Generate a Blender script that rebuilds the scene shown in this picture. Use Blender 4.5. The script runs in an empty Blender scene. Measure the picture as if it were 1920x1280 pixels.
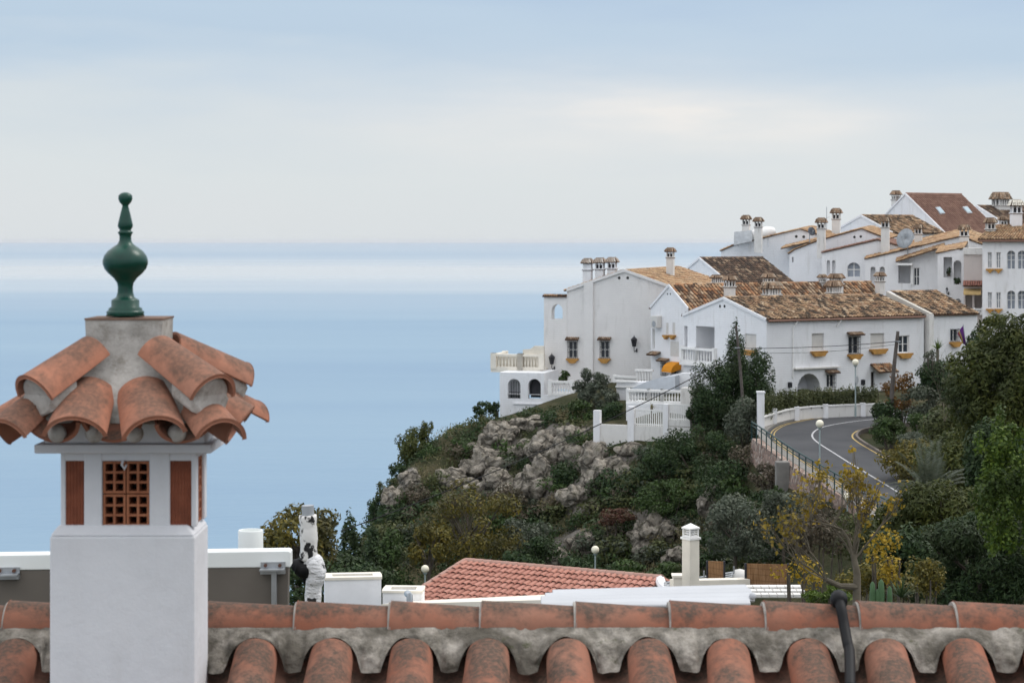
import bpy, math, random
import numpy as np
from mathutils import Vector, Matrix, noise
from mathutils.geometry import tessellate_polygon
random.seed(7)
SC = bpy.context.scene
COL = SC.collection
F, CX, HY = 3733.333, 960.0, 450.0          # focal length in photo pixels, photo centre, eye-level line
SEA_Z = -90.0
def P(px, py, Y): return Vector(((px-CX)*Y/F, Y, (HY-py)*Y/F))
def proj(p): return (CX+p[0]/p[1]*F, HY-p[2]/p[1]*F)
# ------------------------------------------------------------------ scene tree
def tag(o, label=None, cat=None, group=None, kind=None):
    if label: o['label'] = label
    if cat: o['category'] = cat
    if group: o['group'] = group
    if kind: o['kind'] = kind
    return o
def thing(name, label, cat, loc, group=None):
    o = bpy.data.objects.new(name, None); COL.objects.link(o)
    o.empty_display_size = .2; o.location = loc
    return tag(o, label, cat, group)
def wloc(o):
    v = Vector((0, 0, 0))
    while o is not None: v = v + Vector(o.location); o = o.parent
    return v
def copy_tree(o, parent=None):
    c = o.copy(); COL.objects.link(c); c.parent = parent
    for ch in list(o.children): copy_tree(ch, c)
    return c
class MB:
    def __init__(s): s.v = []; s.f = []; s.gap = set()
    def add(s, vs, fs):
        b = len(s.v); s.v += [Vector(v) for v in vs]; s.f += [tuple(i+b for i in f) for f in fs]
    def quad(s, a, b, c, d): s.add([a, b, c, d], [(0, 1, 2, 3)])
    def box(s, c, size, ux=(1, 0, 0), uy=None, uz=(0, 0, 1)):
        ux = Vector(ux).normalized(); uz = Vector(uz).normalized()
        uy = Vector(uy).normalized() if uy else uz.cross(ux).normalized()
        c = Vector(c); a, b, d = [k/2 for k in size]
        vs = [c+ux*(a*i)+uy*(b*j)+uz*(d*k) for k in (-1, 1) for i, j in ((-1, -1), (1, -1), (1, 1), (-1, 1))]
        s.add(vs, [(3, 2, 1, 0), (4, 5, 6, 7), (0, 1, 5, 4), (1, 2, 6, 5), (2, 3, 7, 6), (3, 0, 4, 7)])
    def prism(s, poly, vec):
        n = len(poly); vec = Vector(vec)
        s.add(list(poly)+[Vector(p)+vec for p in poly],
              [tuple(range(n))[::-1], tuple(range(n, 2*n))]+[(i, (i+1) % n, n+(i+1) % n, n+i) for i in range(n)])
    def tube(s, path, r, n=8, cap=True):
        path = [Vector(p) for p in path]; m = len(path)
        rs = r if isinstance(r, (list, tuple)) else [r]*m
        b = len(s.v); ref = None
        for i, p in enumerate(path):
            t = (path[min(i+1, m-1)]-path[max(i-1, 0)])
            t = t.normalized() if t.length > 1e-9 else Vector((0, 0, 1))
            if ref is None: ref = Vector((1, 0, 0)) if abs(t.x) < .8 else Vector((0, 1, 0))
            x = (ref-t*ref.dot(t)).normalized(); ref = x; y = t.cross(x)
            for k in range(n):
                a = 2*math.pi*k/n
                s.v.append(p+(x*math.cos(a)+y*math.sin(a))*rs[i])
        for i in range(m-1):
            for k in range(n):
                s.f.append((b+i*n+k, b+i*n+(k+1) % n, b+(i+1)*n+(k+1) % n, b+(i+1)*n+k))
        if cap:
            s.f.append(tuple(b+k for k in range(n))[::-1]); s.f.append(tuple(b+(m-1)*n+k for k in range(n)))
    def lathe(s, prof, c, n=24):
        b = len(s.v); c = Vector(c)
        for r, z in prof:
            for k in range(n):
                a = 2*math.pi*k/n
                s.v.append(c+Vector((r*math.cos(a), r*math.sin(a), z)))
        for i in range(len(prof)-1):
            for k in range(n):
                s.f.append((b+i*n+k, b+i*n+(k+1) % n, b+(i+1)*n+(k+1) % n, b+(i+1)*n+k))
        s.f.append(tuple(b+k for k in range(n))[::-1]); s.f.append(tuple(b+(len(prof)-1)*n+k for k in range(n)))
    def sphere(s, c, r, n=16, m=10):
        s.lathe([(max(1e-3, r*math.sin(math.pi*i/m)), -r*math.cos(math.pi*i/m)) for i in range(m+1)], c, n)
    def pipe(s, a, b, ra, rb, up, th=.012, n=10, arc=math.pi, bow=0., rows=2):
        """half-round clay tile (open underneath) from a (upper end) to b (lower end)"""
        a, b = Vector(a), Vector(b); t = (b-a).normalized(); up = Vector(up); up = (up-t*up.dot(t)).normalized(); x = t.cross(up)
        b0 = len(s.v)
        for j in range(rows):
            q = j/(rows-1); c = a.lerp(b, q)+up*(bow*math.sin(q*math.pi)); R = ra+(rb-ra)*q
            for rr in (R, R-th):
                for k in range(n+1):
                    an = math.pi/2-arc/2+arc*k/n
                    s.v.append(c+x*(math.cos(an)*rr)+up*(math.sin(an)*rr))
        w = n+1
        for j in range(rows-1):
            o = b0+j*2*w; o2 = o+2*w
            for k in range(n):
                s.f.append((o+k, o+k+1, o2+k+1, o2+k)); s.f.append((o+w+k, o2+w+k, o2+w+k+1, o+w+k+1))
            s.f.append((o, o2, o2+w, o+w)); s.f.append((o+n, o+w+n, o2+w+n, o2+n))
        for o in (b0, b0+(rows-1)*2*w):
            for k in range(n): s.f.append((o+k, o+w+k, o+w+k+1, o+k+1))
    def build(s, name, mat, parent=None, smooth=False, bevel=0., loc=None):
        me = bpy.data.meshes.new(name)
        off = wloc(parent) if parent is not None else (Vector(loc) if loc is not None else Vector((0, 0, 0)))
        me.from_pydata([tuple(v-off) for v in s.v], [], s.f)
        if mat: me.materials.append(mat)
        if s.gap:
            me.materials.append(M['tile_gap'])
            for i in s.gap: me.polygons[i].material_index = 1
        if smooth: me.shade_smooth()
        me.update()
        o = bpy.data.objects.new(name, me); COL.objects.link(o); o.parent = parent
        if parent is None and loc is not None: o.location = loc
        if smooth and smooth != 'all':
            try: me.set_sharp_from_angle(angle=math.radians(40))
            except Exception: pass
        if bevel:
            m = o.modifiers.new('edge', 'BEVEL'); m.width = bevel; m.segments = 2; m.limit_method = 'ANGLE'
        return o
def mesh_np(name, V, n_per, mat, parent=None, loc=(0, 0, 0)):
    """V: (N*n_per,3) array of separate polygons with n_per corners"""
    me = bpy.data.meshes.new(name); N = len(V); nf = N//n_per
    off = np.array(wloc(parent) if parent is not None else loc)
    me.vertices.add(N); me.vertices.foreach_set('co', (V-off).astype(np.float32).ravel())
    me.loops.add(N); me.loops.foreach_set('vertex_index', np.arange(N, dtype=np.int32))
    me.polygons.add(nf); me.polygons.foreach_set('loop_start', (np.arange(nf)*n_per).astype(np.int32))
    me.update(calc_edges=True); me.validate(); me.materials.append(mat)
    o = bpy.data.objects.new(name, me); COL.objects.link(o); o.parent = parent
    if parent is None: o.location = loc
    return o
# ------------------------------------------------------------------ materials
class NT:
    def __init__(s, name, rough=.7, spec=.3):
        s.m = bpy.data.materials.new(name); s.m.use_nodes = True; s.t = s.m.node_tree; s.n = s.t.nodes
        s.b = s.n['Principled BSDF']; s.b.inputs['Roughness'].default_value = rough
        s.b.inputs['Specular IOR Level'].default_value = spec
    def node(s, ty, **kw):
        n = s.n.new(ty)
        for k, v in kw.items(): setattr(n, k, v)
        return n
    def link(s, a, b): s.t.links.new(a, b)
    def coord(s, which='Object'): return s.node('ShaderNodeTexCoord').outputs[which]
    def noise(s, vec, scale, detail=4, rough=.55, stretch=None):
        n = s.node('ShaderNodeTexNoise'); n.inputs['Scale'].default_value = scale
        n.inputs['Detail'].default_value = detail; n.inputs['Roughness'].default_value = rough
        if stretch:
            mp = s.node('ShaderNodeMapping'); mp.inputs['Scale'].default_value = stretch; s.link(vec, mp.inputs['Vector']); vec = mp.outputs[0]
        s.link(vec, n.inputs['Vector']); return n.outputs['Fac']
    def ramp(s, fac, stops, interp='LINEAR'):
        r = s.node('ShaderNodeValToRGB'); cr = r.color_ramp; cr.interpolation = interp
        while len(cr.elements) < len(stops): cr.elements.new(.5)
        for e, (p, c) in zip(cr.elements, stops):
            e.position = p; e.color = (c, c, c, 1) if isinstance(c, (int, float)) else (*c, 1)
        s.link(fac, r.inputs['Fac']); return r.outputs['Color']
    def mix(s, fac, a, b, mode='MIX'):
        m = s.node('ShaderNodeMix', data_type='RGBA', blend_type=mode)
        for sock, v in ((m.inputs[0], fac), (m.inputs[6], a), (m.inputs[7], b)):
            if hasattr(v, 'is_linked'): s.link(v, sock)
            elif isinstance(v, (int, float)): sock.default_value = v
            else: sock.default_value = (*v, 1)
        return m.outputs[2]
    def math(s, op, a, b=0.):
        m = s.node('ShaderNodeMath', operation=op)
        for sock, v in ((m.inputs[0], a), (m.inputs[1], b)):
            if hasattr(v, 'is_linked'): s.link(v, sock)
            else: sock.default_value = v
        return m.outputs[0]
    def color(s, c):
        if hasattr(c, 'is_linked'): s.link(c, s.b.inputs['Base Color'])
        else: s.b.inputs['Base Color'].default_value = (*c, 1)
    def bump(s, h, strength=.3, dist=.02):
        b = s.node('ShaderNodeBump'); b.inputs['Strength'].default_value = strength; b.inputs['Distance'].default_value = dist
        s.link(h, b.inputs['Height']); s.link(b.outputs[0], s.b.inputs['Normal'])
def plain(name, c, rough=.7, var=.15, scale=3., metal=0., spec=.3, bump=0.):
    t = NT(name, rough, spec); v = t.noise(t.coord(), scale, 5)
    t.color(t.ramp(v, [(.3, tuple(k*(1-var) for k in c)), (.7, tuple(min(1, k*(1+var)) for k in c))]))
    t.b.inputs['Metallic'].default_value = metal
    if bump: t.bump(t.noise(t.coord(), scale*6, 4), bump, .01)
    return t.m
def stucco(name, c, stain=.12, brick=0., scale=.5, stainc=(.42, .40, .36), bump=.25):
    """whitewashed wall: broad weather stains, streaks and a rough or painted-brick relief"""
    t = NT(name, .85, .2); co = t.coord()
    a = t.noise(co, scale, 6, .65); b = t.noise(co, scale*5, 5, .6, (1, 1, .18))
    base = t.mix(t.ramp(a, [(.35, 0.), (.75, 1.)]), c, tuple(k*.9 for k in c))
    col = t.mix(t.math('MULTIPLY', t.ramp(b, [(.55, 0.), (.8, 1.)]), stain*3), base, stainc)
    t.color(col)
    h = t.noise(co, 14., 4)
    if brick:
        mp = t.node('ShaderNodeSeparateXYZ'); t.link(co, mp.inputs[0])
        hor = t.math('ADD', mp.outputs[0], mp.outputs[1])
        cb = t.node('ShaderNodeCombineXYZ'); t.link(hor, cb.inputs[0]); t.link(mp.outputs[2], cb.inputs[1])
        br = t.node('ShaderNodeTexBrick'); t.link(cb.outputs[0], br.inputs['Vector'])
        br.inputs['Scale'].default_value = 1.; br.inputs['Brick Width'].default_value = .5; br.inputs['Row Height'].default_value = .16
        br.inputs['Mortar Size'].default_value = .018; br.inputs['Mortar Smooth'].default_value = .6
        h = t.math('SUBTRACT', h, t.math('MULTIPLY', br.outputs['Fac'], brick))
    t.bump(h, bump, .03)
    return t.m
def tiles(name, cols, lichen=.5, rough=.8, stops=None, scale=1.3):
    """fired clay, every tile its own shade, lichen growing over patches"""
    t = NT(name, rough, .2); g = t.node('ShaderNodeNewGeometry'); co = t.coord()
    n = len(cols); stops = stops or [i/(n-1) for i in range(n)]
    c = t.ramp(g.outputs['Random Per Island'], list(zip(stops, cols)))
    l = t.noise(co, scale, 6, .7); fine = t.noise(co, 9., 4, .7)
    c = t.mix(t.math('MULTIPLY', t.ramp(fine, [(.4, 0.), (.65, 1.)]), .22 if lichen > .2 else .12), c, (.10, .075, .055))
    c = t.mix(t.math('MULTIPLY', t.ramp(l, [(.47, 0.), (.60, 1.)]), lichen*.75), c, (.045, .037, .03))
    t.color(c); t.bump(t.noise(co, 30., 3), .2, .01)
    return t.m
def leafmat(name, cols, patch=None, scale=.5, trans=.25):
    t = NT(name, .6, .25); g = t.node('ShaderNodeNewGeometry'); co = t.coord()
    c = t.ramp(g.outputs['Random Per Island'], [(i/(len(cols)-1), k) for i, k in enumerate(cols)])
    if patch: c = t.mix(t.ramp(t.noise(co, scale, 3), [(.45, 0.), (.62, 1.)]), c, patch)
    t.color(c)
    tr = t.node('ShaderNodeBsdfTranslucent'); t.link(c if hasattr(c, 'is_linked') else c, tr.inputs['Color'])
    mx = t.node('ShaderNodeMixShader'); mx.inputs[0].default_value = trans
    t.link(t.b.outputs[0], mx.inputs[1]); t.link(tr.outputs[0], mx.inputs[2])
    t.link(mx.outputs[0], t.n['Material Output'].inputs['Surface'])
    return t.m
M = {}
M['white_a'] = stucco('whitewashed_brick_warm', (.78, .76, .745), .14, 1.2, .45, bump=.4)
M['white_b'] = stucco('whitewashed_brick', (.83, .83, .845), .13, 1.2, .45, bump=.4)
M['white_c'] = stucco('painted_render', (.84, .835, .845), .16, 0., .6)
M['white_d'] = stucco('weathered_render', (.74, .72, .69), .30, 0., .9)
M['pinkwall'] = stucco('pinkish_render', (.62, .555, .52), .10, 0., .5)
M['trim'] = plain('white_paint', (.82, .81, .79), .6, .06)
M['cream'] = plain('cream_paint', (.74, .69, .60), .7, .08)
M['ochre'] = plain('ochre_paint', (.43, .225, .06), .7, .2)
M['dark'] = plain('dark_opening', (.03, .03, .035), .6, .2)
M['iron'] = plain('black_iron', (.025, .025, .03), .5, .2)
M['steel'] = plain('galvanised_steel', (.42, .44, .46), .4, .15, 6., .7)
M['greymetal'] = plain('grey_painted_metal', (.33, .35, .37), .5, .15)
M['vent'] = plain('vent_hole', (.04, .04, .04), .9, .1)
t = NT('window_glass', .08, .5); t.color((.035, .045, .06)); M['glass'] = t.m
t = NT('skylight_glass', .05, .8); t.color((.30, .40, .45)); M['skyglass'] = t.m
M['pale_pane'] = plain('grey_blue_glass', (.30, .33, .38), .25, .25, 3., spec=.5)  # grey-blue pane colour, paler than the dark window glass
M['shutter'] = plain('white_blind', (.62, .60, .57), .6, .05)
M['tile_a'] = tiles('tile_tan', [(.15, .095, .06), (.42, .27, .15), (.52, .35, .20), (.34, .17, .085), (.60, .45, .29)], .45)
M['tile_b'] = tiles('tile_mixed', [(.045, .034, .026), (.40, .19, .09), (.52, .33, .19), (.09, .055, .038), (.62, .46, .31)], .6, scale=2.)
M['tile_c'] = tiles('tile_mottled', [(.04, .032, .026), (.09, .065, .045), (.42, .26, .145), (.07, .05, .038), (.54, .37, .22), (.24, .13, .075), (.64, .49, .33)], .75, scale=2.2)
M['tile_d'] = tiles('tile_dark', [(.04, .032, .028), (.08, .055, .042), (.18, .11, .075), (.05, .04, .034), (.42, .30, .20)], .7, scale=2.)
M['tile_new'] = tiles('tile_orange', [(.38, .175, .135), (.44, .205, .155), (.47, .23, .18)], .05)
M['tile_gap'] = plain('dark_pan_tile', (.10, .058, .038), .9, .3)  # darker clay tone for the pans between cover tiles
M['tile_brown'] = tiles('tile_brown', [(.19, .105, .08), (.23, .13, .10), (.27, .16, .12)], .12)
M['tile_pale'] = tiles('tile_pale', [(.42, .36, .30), (.55, .48, .42), (.36, .28, .22), (.6, .55, .5)], .3)
M['tile_cap'] = tiles('tile_cap', [(.34, .25, .18), (.48, .32, .21), (.10, .075, .055), (.60, .49, .37)], .35)
M['globe'] = plain('opal_globe', (.80, .75, .60), .35, .06, 4.)
M['green_rail'] = plain('green_rail_paint', (.018, .05, .048), .5, .2)
M['lamp_post'] = plain('pale_green_post', (.30, .36, .36), .5, .15)
M['wood'] = plain('weathered_pole', (.10, .085, .075), .85, .35, 5.)
M['bark'] = plain('bark', (.09, .075, .06), .9, .35, 4.)
M['bark_grey'] = plain('pale_bark', (.135, .115, .085), .9, .3, 4.)
M['reed'] = None
M['cable'] = plain('black_cable', (.008, .008, .009), .6, .2, spec=.2)
# foliage
M['l_dark'] = leafmat('leaf_dark_green', [(.02, .042, .017), (.036, .066, .024), (.06, .095, .032)], (.036, .052, .02))
M['l_green'] = leafmat('leaf_green', [(.03, .055, .016), (.048, .088, .023), (.075, .12, .032)], (.045, .064, .02))
M['l_fresh'] = leafmat('leaf_fresh_green', [(.045, .085, .014), (.085, .14, .02), (.16, .22, .03)], (.045, .07, .018))
M['l_olive'] = leafmat('leaf_olive', [(.05, .065, .025), (.085, .10, .035), (.12, .125, .045)], (.06, .07, .03))
M['l_pine'] = leafmat('needle_olive_green', [(.045, .06, .014), (.07, .085, .018), (.115, .12, .026)], (.036, .048, .015), .35)
M['l_grey'] = leafmat('leaf_grey_green', [(.06, .075, .05), (.10, .12, .085), (.15, .165, .12)], (.065, .075, .05))
M['l_yellow'] = leafmat('leaf_yellow', [(.22, .15, .015), (.36, .25, .02), (.42, .27, .03)], (.20, .15, .025))
M['l_yelgreen'] = leafmat('leaf_yellow_green', [(.075, .072, .02), (.125, .11, .024), (.21, .16, .025)], (.06, .06, .026), .3)
M['l_rust'] = leafmat('leaf_rust', [(.11, .06, .025), (.20, .095, .03), (.26, .14, .04)], (.09, .075, .03))
M['l_dry'] = leafmat('leaf_dry_scrub', [(.07, .055, .04), (.12, .095, .065), (.17, .14, .10)], (.06, .06, .035))
M['l_red'] = leafmat('leaf_reddish', [(.07, .035, .025), (.12, .05, .035), (.09, .07, .035)])
M['l_straw'] = leafmat('dry_grass', [(.17, .14, .07), (.24, .20, .11), (.15, .15, .06)])
# ------------------------------------------------------------------ tile roofs
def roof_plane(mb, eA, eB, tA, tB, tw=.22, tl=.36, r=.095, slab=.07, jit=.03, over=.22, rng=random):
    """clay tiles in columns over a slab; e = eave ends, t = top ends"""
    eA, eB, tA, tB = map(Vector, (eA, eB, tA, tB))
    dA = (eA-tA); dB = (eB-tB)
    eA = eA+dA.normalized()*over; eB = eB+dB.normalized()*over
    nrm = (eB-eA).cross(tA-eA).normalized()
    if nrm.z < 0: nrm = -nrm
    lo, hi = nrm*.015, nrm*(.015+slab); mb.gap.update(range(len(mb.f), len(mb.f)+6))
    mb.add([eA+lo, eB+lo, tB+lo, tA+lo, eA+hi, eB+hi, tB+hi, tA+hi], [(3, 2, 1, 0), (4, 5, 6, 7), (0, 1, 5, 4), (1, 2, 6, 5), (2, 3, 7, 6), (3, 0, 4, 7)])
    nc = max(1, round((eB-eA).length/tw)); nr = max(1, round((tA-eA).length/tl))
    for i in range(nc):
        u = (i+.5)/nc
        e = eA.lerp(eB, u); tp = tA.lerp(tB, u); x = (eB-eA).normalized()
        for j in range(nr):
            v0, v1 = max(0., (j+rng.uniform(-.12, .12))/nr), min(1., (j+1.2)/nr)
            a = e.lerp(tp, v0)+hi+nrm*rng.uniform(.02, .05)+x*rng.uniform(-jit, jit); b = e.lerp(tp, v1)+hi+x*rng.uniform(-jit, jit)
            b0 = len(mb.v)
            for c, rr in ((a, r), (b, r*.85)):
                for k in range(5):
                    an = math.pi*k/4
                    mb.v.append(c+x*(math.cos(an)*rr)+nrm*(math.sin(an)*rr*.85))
            for k in range(4): mb.f.append((b0+k, b0+5+k, b0+6+k, b0+k+1))
# ------------------------------------------------------------------ walls, houses
class Wall:
    def __init__(s, a, b):
        s.a = Vector((a[0], a[1])); d = Vector((b[0], b[1]))-s.a; s.len = d.length; s.d = d.normalized()
        n = Vector((s.d.y, -s.d.x)); s.n = n if n.dot(-s.a) > 0 else -n; s.holes = []
    def hit(s, px, py):
        r = Vector(((px-CX)/F, 1.)); t = s.a.dot(s.n)/r.dot(s.n); p = r*t
        return (p-s.a).dot(s.d), (HY-py)/F*t
    def P(s, k, z, o=0.):
        q = s.a+s.d*k+s.n*o; return Vector((q.x, q.y, z))
    def rect(s, x0, y0, x1, y1):
        xm, ym = (x0+x1)/2, (y0+y1)/2
        return s.hit(x0, ym)[0], s.hit(x1, ym)[0], s.hit(xm, y1)[1], s.hit(xm, y0)[1]
    def D(s): return Vector((s.d.x, s.d.y, 0))
    def N(s): return Vector((s.n.x, s.n.y, 0))
def arch(s0, s1, z0, z1, n=10, k=1.):
    r = (s1-s0)/2; c = (s0+s1)/2; h = min(r*k, (z1-z0)*.8); zz = z1-h
    return [(s0, z0), (s1, z0)]+[(c+r*math.cos(math.pi*i/n), zz+h*math.sin(math.pi*i/n)) for i in range(n+1)]
def rct(s0, s1, z0, z1): return [(s0, z0), (s1, z0), (s1, z1), (s0, z1)]
def wall_face(mb, W, outer, holes, o=0.):
    polys = [[Vector((a, b, 0)) for a, b in outer]]+[[Vector((a, b, 0)) for a, b in h[0]] for h in holes]
    tr = tessellate_polygon(polys); flat = [p for q in polys for p in q]
    mb.add([W.P(p.x, p.y, o) for p in flat], [tuple(t) for t in tr])
    for h, depth, back in holes:
        n = len(h)
        mb.add([W.P(a, b, o) for a, b in h]+[W.P(a, b, o-depth) for a, b in h], [(i, (i+1) % n, n+(i+1) % n, n+i) for i in range(n)]+([tuple(range(n, 2*n))] if back else []))
def sill_mb(W, s0, s1, z, out=.28, h=.36, over=.14):
    mb = MB(); a, b = s0-over, s1+over
    mb.prism([W.P(a, z, .0), W.P(b, z, .0), W.P(b, z-.12, .0), W.P(b-.1, z-.14, .0), W.P(b-.28, z-h, .0), W.P(a+.28, z-h, .0), W.P(a+.1, z-.14, .0), W.P(a, z-.12, .0)], W.N()*out)
    return mb
class House:
    def __init__(s, name, label, cat, loc, mat, group=None):
        s.root = thing(name, label, cat, loc, group); s.mat = mat; s.walls = []; s.mb = MB()
    def wall(s, W, outline, o=0.): s.walls.append((W, outline, o)); return W
    def finish(s):
        for W, ol, o in s.walls: wall_face(s.mb, W, ol, W.holes, o)
        s.mb.build('wall', s.mat, s.root)
    def part(s, mb, name, mat, parent=None, **k): return mb.build(name, mat, parent or s.root, **k)
    def window(s, W, x0, y0, x1, y1, kind='glass', ar=False, sill=0, canopy=0, depth=.2, bars=0, name='window', pane='glass'):
        s0, s1, z0, z1 = W.rect(x0, y0, x1, y1)
        ol = arch(s0, s1, z0, z1) if ar else rct(s0, s1, z0, z1)
        if kind == 'open':
            W.holes.append((ol, depth, True)); return None
        if kind == 'through':
            W.holes.append((ol, depth, False)); return None
        W.holes.append((ol, depth, True)); D, N = W.D(), W.N(); fo = -depth+.05; w, h = s1-s0, z1-z0
        fr = MB(); fw = .055
        if kind in ('glass', 'door', 'grille'):
            for k in (s0+fw/2, s1-fw/2): fr.box(W.P(k, (z0+z1)/2, fo), (fw, .06, h), D)
            fr.box(W.P((s0+s1)/2, z0+fw/2, fo+.004), (w, .06, fw), D)
            fr.box(W.P((s0+s1)/2, z1-fw/2-(w*.5 if ar else 0), fo+.004), (w, .06, fw), D)
            fr.box(W.P((s0+s1)/2, (z0+z1)/2, fo-.003), (fw*1.3, .055, h*.98), D)
            if h > 1.1: fr.box(W.P((s0+s1)/2, z0+h*.5, fo-.008), (w*.98, .05, fw*.8), D)
            f = fr.build(name if kind != 'door' else 'door', M['trim'] if kind != 'door' else M['wood'], s.root)
            pn = MB(); n = len(ol); pn.prism([W.P(a, b, -depth+.004) for a, b in ol], N*.012); pn.build('pane', M[pane], f)
        else:
            n = 9
            for i in range(n): fr.box(W.P((s0+s1)/2, z0+h*(i+.5)/n, fo+.05+(i % 2)*.004), (w*.995, .05, h/n*.96), D)
            f = fr.build(name, M['shutter'], s.root)
        if kind == 'grille' or bars:
            g = MB(); nb = bars or max(4, int(w/.13)); o = .09
            for i in range(nb+1): g.tube([W.P(s0-.04+(w+.08)*i/nb, z0-.06, o), W.P(s0-.04+(w+.08)*i/nb, z1+.04, o)], .014, 5)
            for q in (0.02, .35, .68, .98): g.box(W.P((s0+s1)/2, z0+h*q, o), (w+.1, .03, .03), D)
            for k in (s0-.04, s1+.04):
                for zz in (z0, z1): g.box(W.P(k, zz, o/2), (.025, o, .025), D)
            g.build('grille', M['iron'], f)
        if sill: sill_mb(W, s0, s1, z0-.03, h=.36*sill).build('sill', M['ochre'], f)
        if canopy:
            c = MB(); a, b = s0-.18*canopy, s1+.18*canopy
            roof_plane(c, W.P(a, z1+.08, .42), W.P(b, z1+.08, .42), W.P(a, z1+.26, .0), W.P(b, z1+.26, .0), .17, .25, .07, .05, .01, .0)
            c.build('canopy', M['tile_cap'], f)
        return f
    def vents(s, W, pts, r=.11):
        for x, y in pts:
            k, z = W.hit(x, y); m = MB(); n = 10
            m.prism([W.P(k+r*math.cos(6.283*i/n), z+r*math.sin(6.283*i/n), -.03) for i in range(n)], W.N()*.036)
            m.build('vent', M['vent'], s.root)
    def roof(s, planes, mat, **k):
        mb = MB()
        for p in planes: roof_plane(mb, *p, **k)
        s.roofo = mb.build('roof', mat, s.root); return s.roofo
    def chimney(s, px, yt, yb, wpx, Y, u=(.85, .53), wide=1., mat=None, capmat=None, tiers=1, solid=False):
        c = P(px, yt, Y); zt = c.z; zb = P(px, yb, Y).z; w = wpx*Y/F; u = Vector((u[0], u[1], 0)).normalized(); v = Vector((u.y, -u.x, 0))
        sx, sy = w*.78*wide, w*.78
        caph = w*.55; lan = min(w*.5, (zt-zb)*.35)
        m = MB(); zl = zt-caph-lan
        m.box((c.x, c.y, (zb-.6+zl)/2), (sx, sy, zl-zb+.6), u)
        m.box((c.x, c.y, zl+.03), (sx+.14, sy+.14, .07), u)
        if solid: m.box((c.x, c.y, zl+.06+lan/2), (sx*.97, sy*.97, lan), u)
        else:
            nx = 3 if wide > 1.3 else 1
            for i in range(nx+2):
                for j in (-1, 1):
                    q = -1+2*i/(nx+1)
                    m.box(Vector((c.x, c.y, zl+.06+lan/2))+u*(q*sx*.43)+v*(j*sy*.43), (sx*.12, sy*.12, lan), u)
            for j in (-1, 1): m.box(Vector((c.x, c.y, zl+.06+lan/2))+u*(j*sx*.42), (sx*.14, sy*.15, lan), u)
        o = m.build('chimney', mat or M['white_d'], s.root)
        if not solid:
            d = MB(); d.box((c.x, c.y, zl+lan*.4), (sx*.70, sy*.70, lan*.9), u); d.build('flue', M['dark'], o)
        b = MB(); b.box((c.x, c.y, zl-.02), (sx+.10, sy+.10, .055), u); b.build('band', M['tile_d'], o)
        k = MB(); ex, ey, tx, ty = w*.50*wide, w*.50, w*.33*wide+w*.12*(wide-1), w*.31
        z0 = zl+.06+lan; z1 = zt-.06
        def q(a, b2, z): return Vector((c.x, c.y, z))+u*a+v*b2
        for A, B, C2, D2 in (((-ex, ey), (ex, ey), (-tx, ty), (tx, ty)), ((ex, ey), (ex, -ey), (tx, ty), (tx, -ty)), ((ex, -ey), (-ex, -ey), (tx, -ty), (-tx, -ty)), ((-ex, -ey), (-ex, ey), (-tx, -ty), (-tx, ty))):
            roof_plane(k, q(*A, z0), q(*B, z0), q(*C2, z1), q(*D2, z1), .17, .3, .07, .04, .012, .0)
        k.box((c.x, c.y, z1+.05), (tx*2, ty*2, .12), u)
        k.build('cap', capmat or M['tile_cap'], o)
        return o
def verge_bar(h, a, b, out, top=.14, th=.10):
    m = MB(); d = Vector((0, 0, top)); l = Vector((0, 0, -.06)); m.prism([a+l, b+l, b+d, a+d], out*th); m.build('verge', h.mat, h.root)
U = Vector((.85, .53, 0)).normalized(); V = Vector((U.y, -U.x, 0))      # along the terraces / towards the street
def row_house(name, label, ridge, L, wf, df, wb, db, basez, mat, roofmat, group=None, tw=.27, r=.11, verge=True):
    R = P(*ridge); h = House(name, label, 'house', (R.x, R.y, basez), mat, group); R0 = R
    h.R, h.L = R, L
    Fp = R+V*wf; Fp.z = R.z-df; Bp = R-V*wb; Bp.z = R.z-db; h.Fp, h.Bp = Fp, Bp
    h.G = Wall(Bp, Fp); h.S = Wall(Fp, Fp+U*L); rb = Wall(Bp+U*L, Fp+U*L)
    h.wall(h.G, [(0, basez), (wb+wf, basez), (wb+wf, Fp.z), (wb, R.z), (0, Bp.z)])
    h.wall(rb, [(0, basez), (wb+wf, basez), (wb+wf, Fp.z), (wb, R.z), (0, Bp.z)])
    h.wall(h.S, [(0, basez), (L, basez), (L, Fp.z), (0, Fp.z)])
    bk = Wall(Bp, Bp+U*L); h.wall(bk, [(0, basez), (L, basez), (L, Bp.z), (0, Bp.z)])
    e = U*.04
    mb = [(Fp-e, Fp+U*L+e, R-e, R+U*L+e), (Bp+U*L+e, Bp-e, R+U*L+e, R-e)]
    h.roof(mb, roofmat, tw=tw, r=r, tl=.42)
    if verge:
        for a, b in ((Bp, R), (R, Fp)): verge_bar(h, a, b, -U)
    rt = MB()
    nn = int(L/.4)
    for i in range(nn):
        a = R+U*(L*i/nn)+Vector((0, 0, .05)); rt.pipe(a, a+U*(L/nn*1.1), .13, .14, (0, 0, 1), .02, 5)
    rt.build('ridge', roofmat, h.roofo)
    return h
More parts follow.
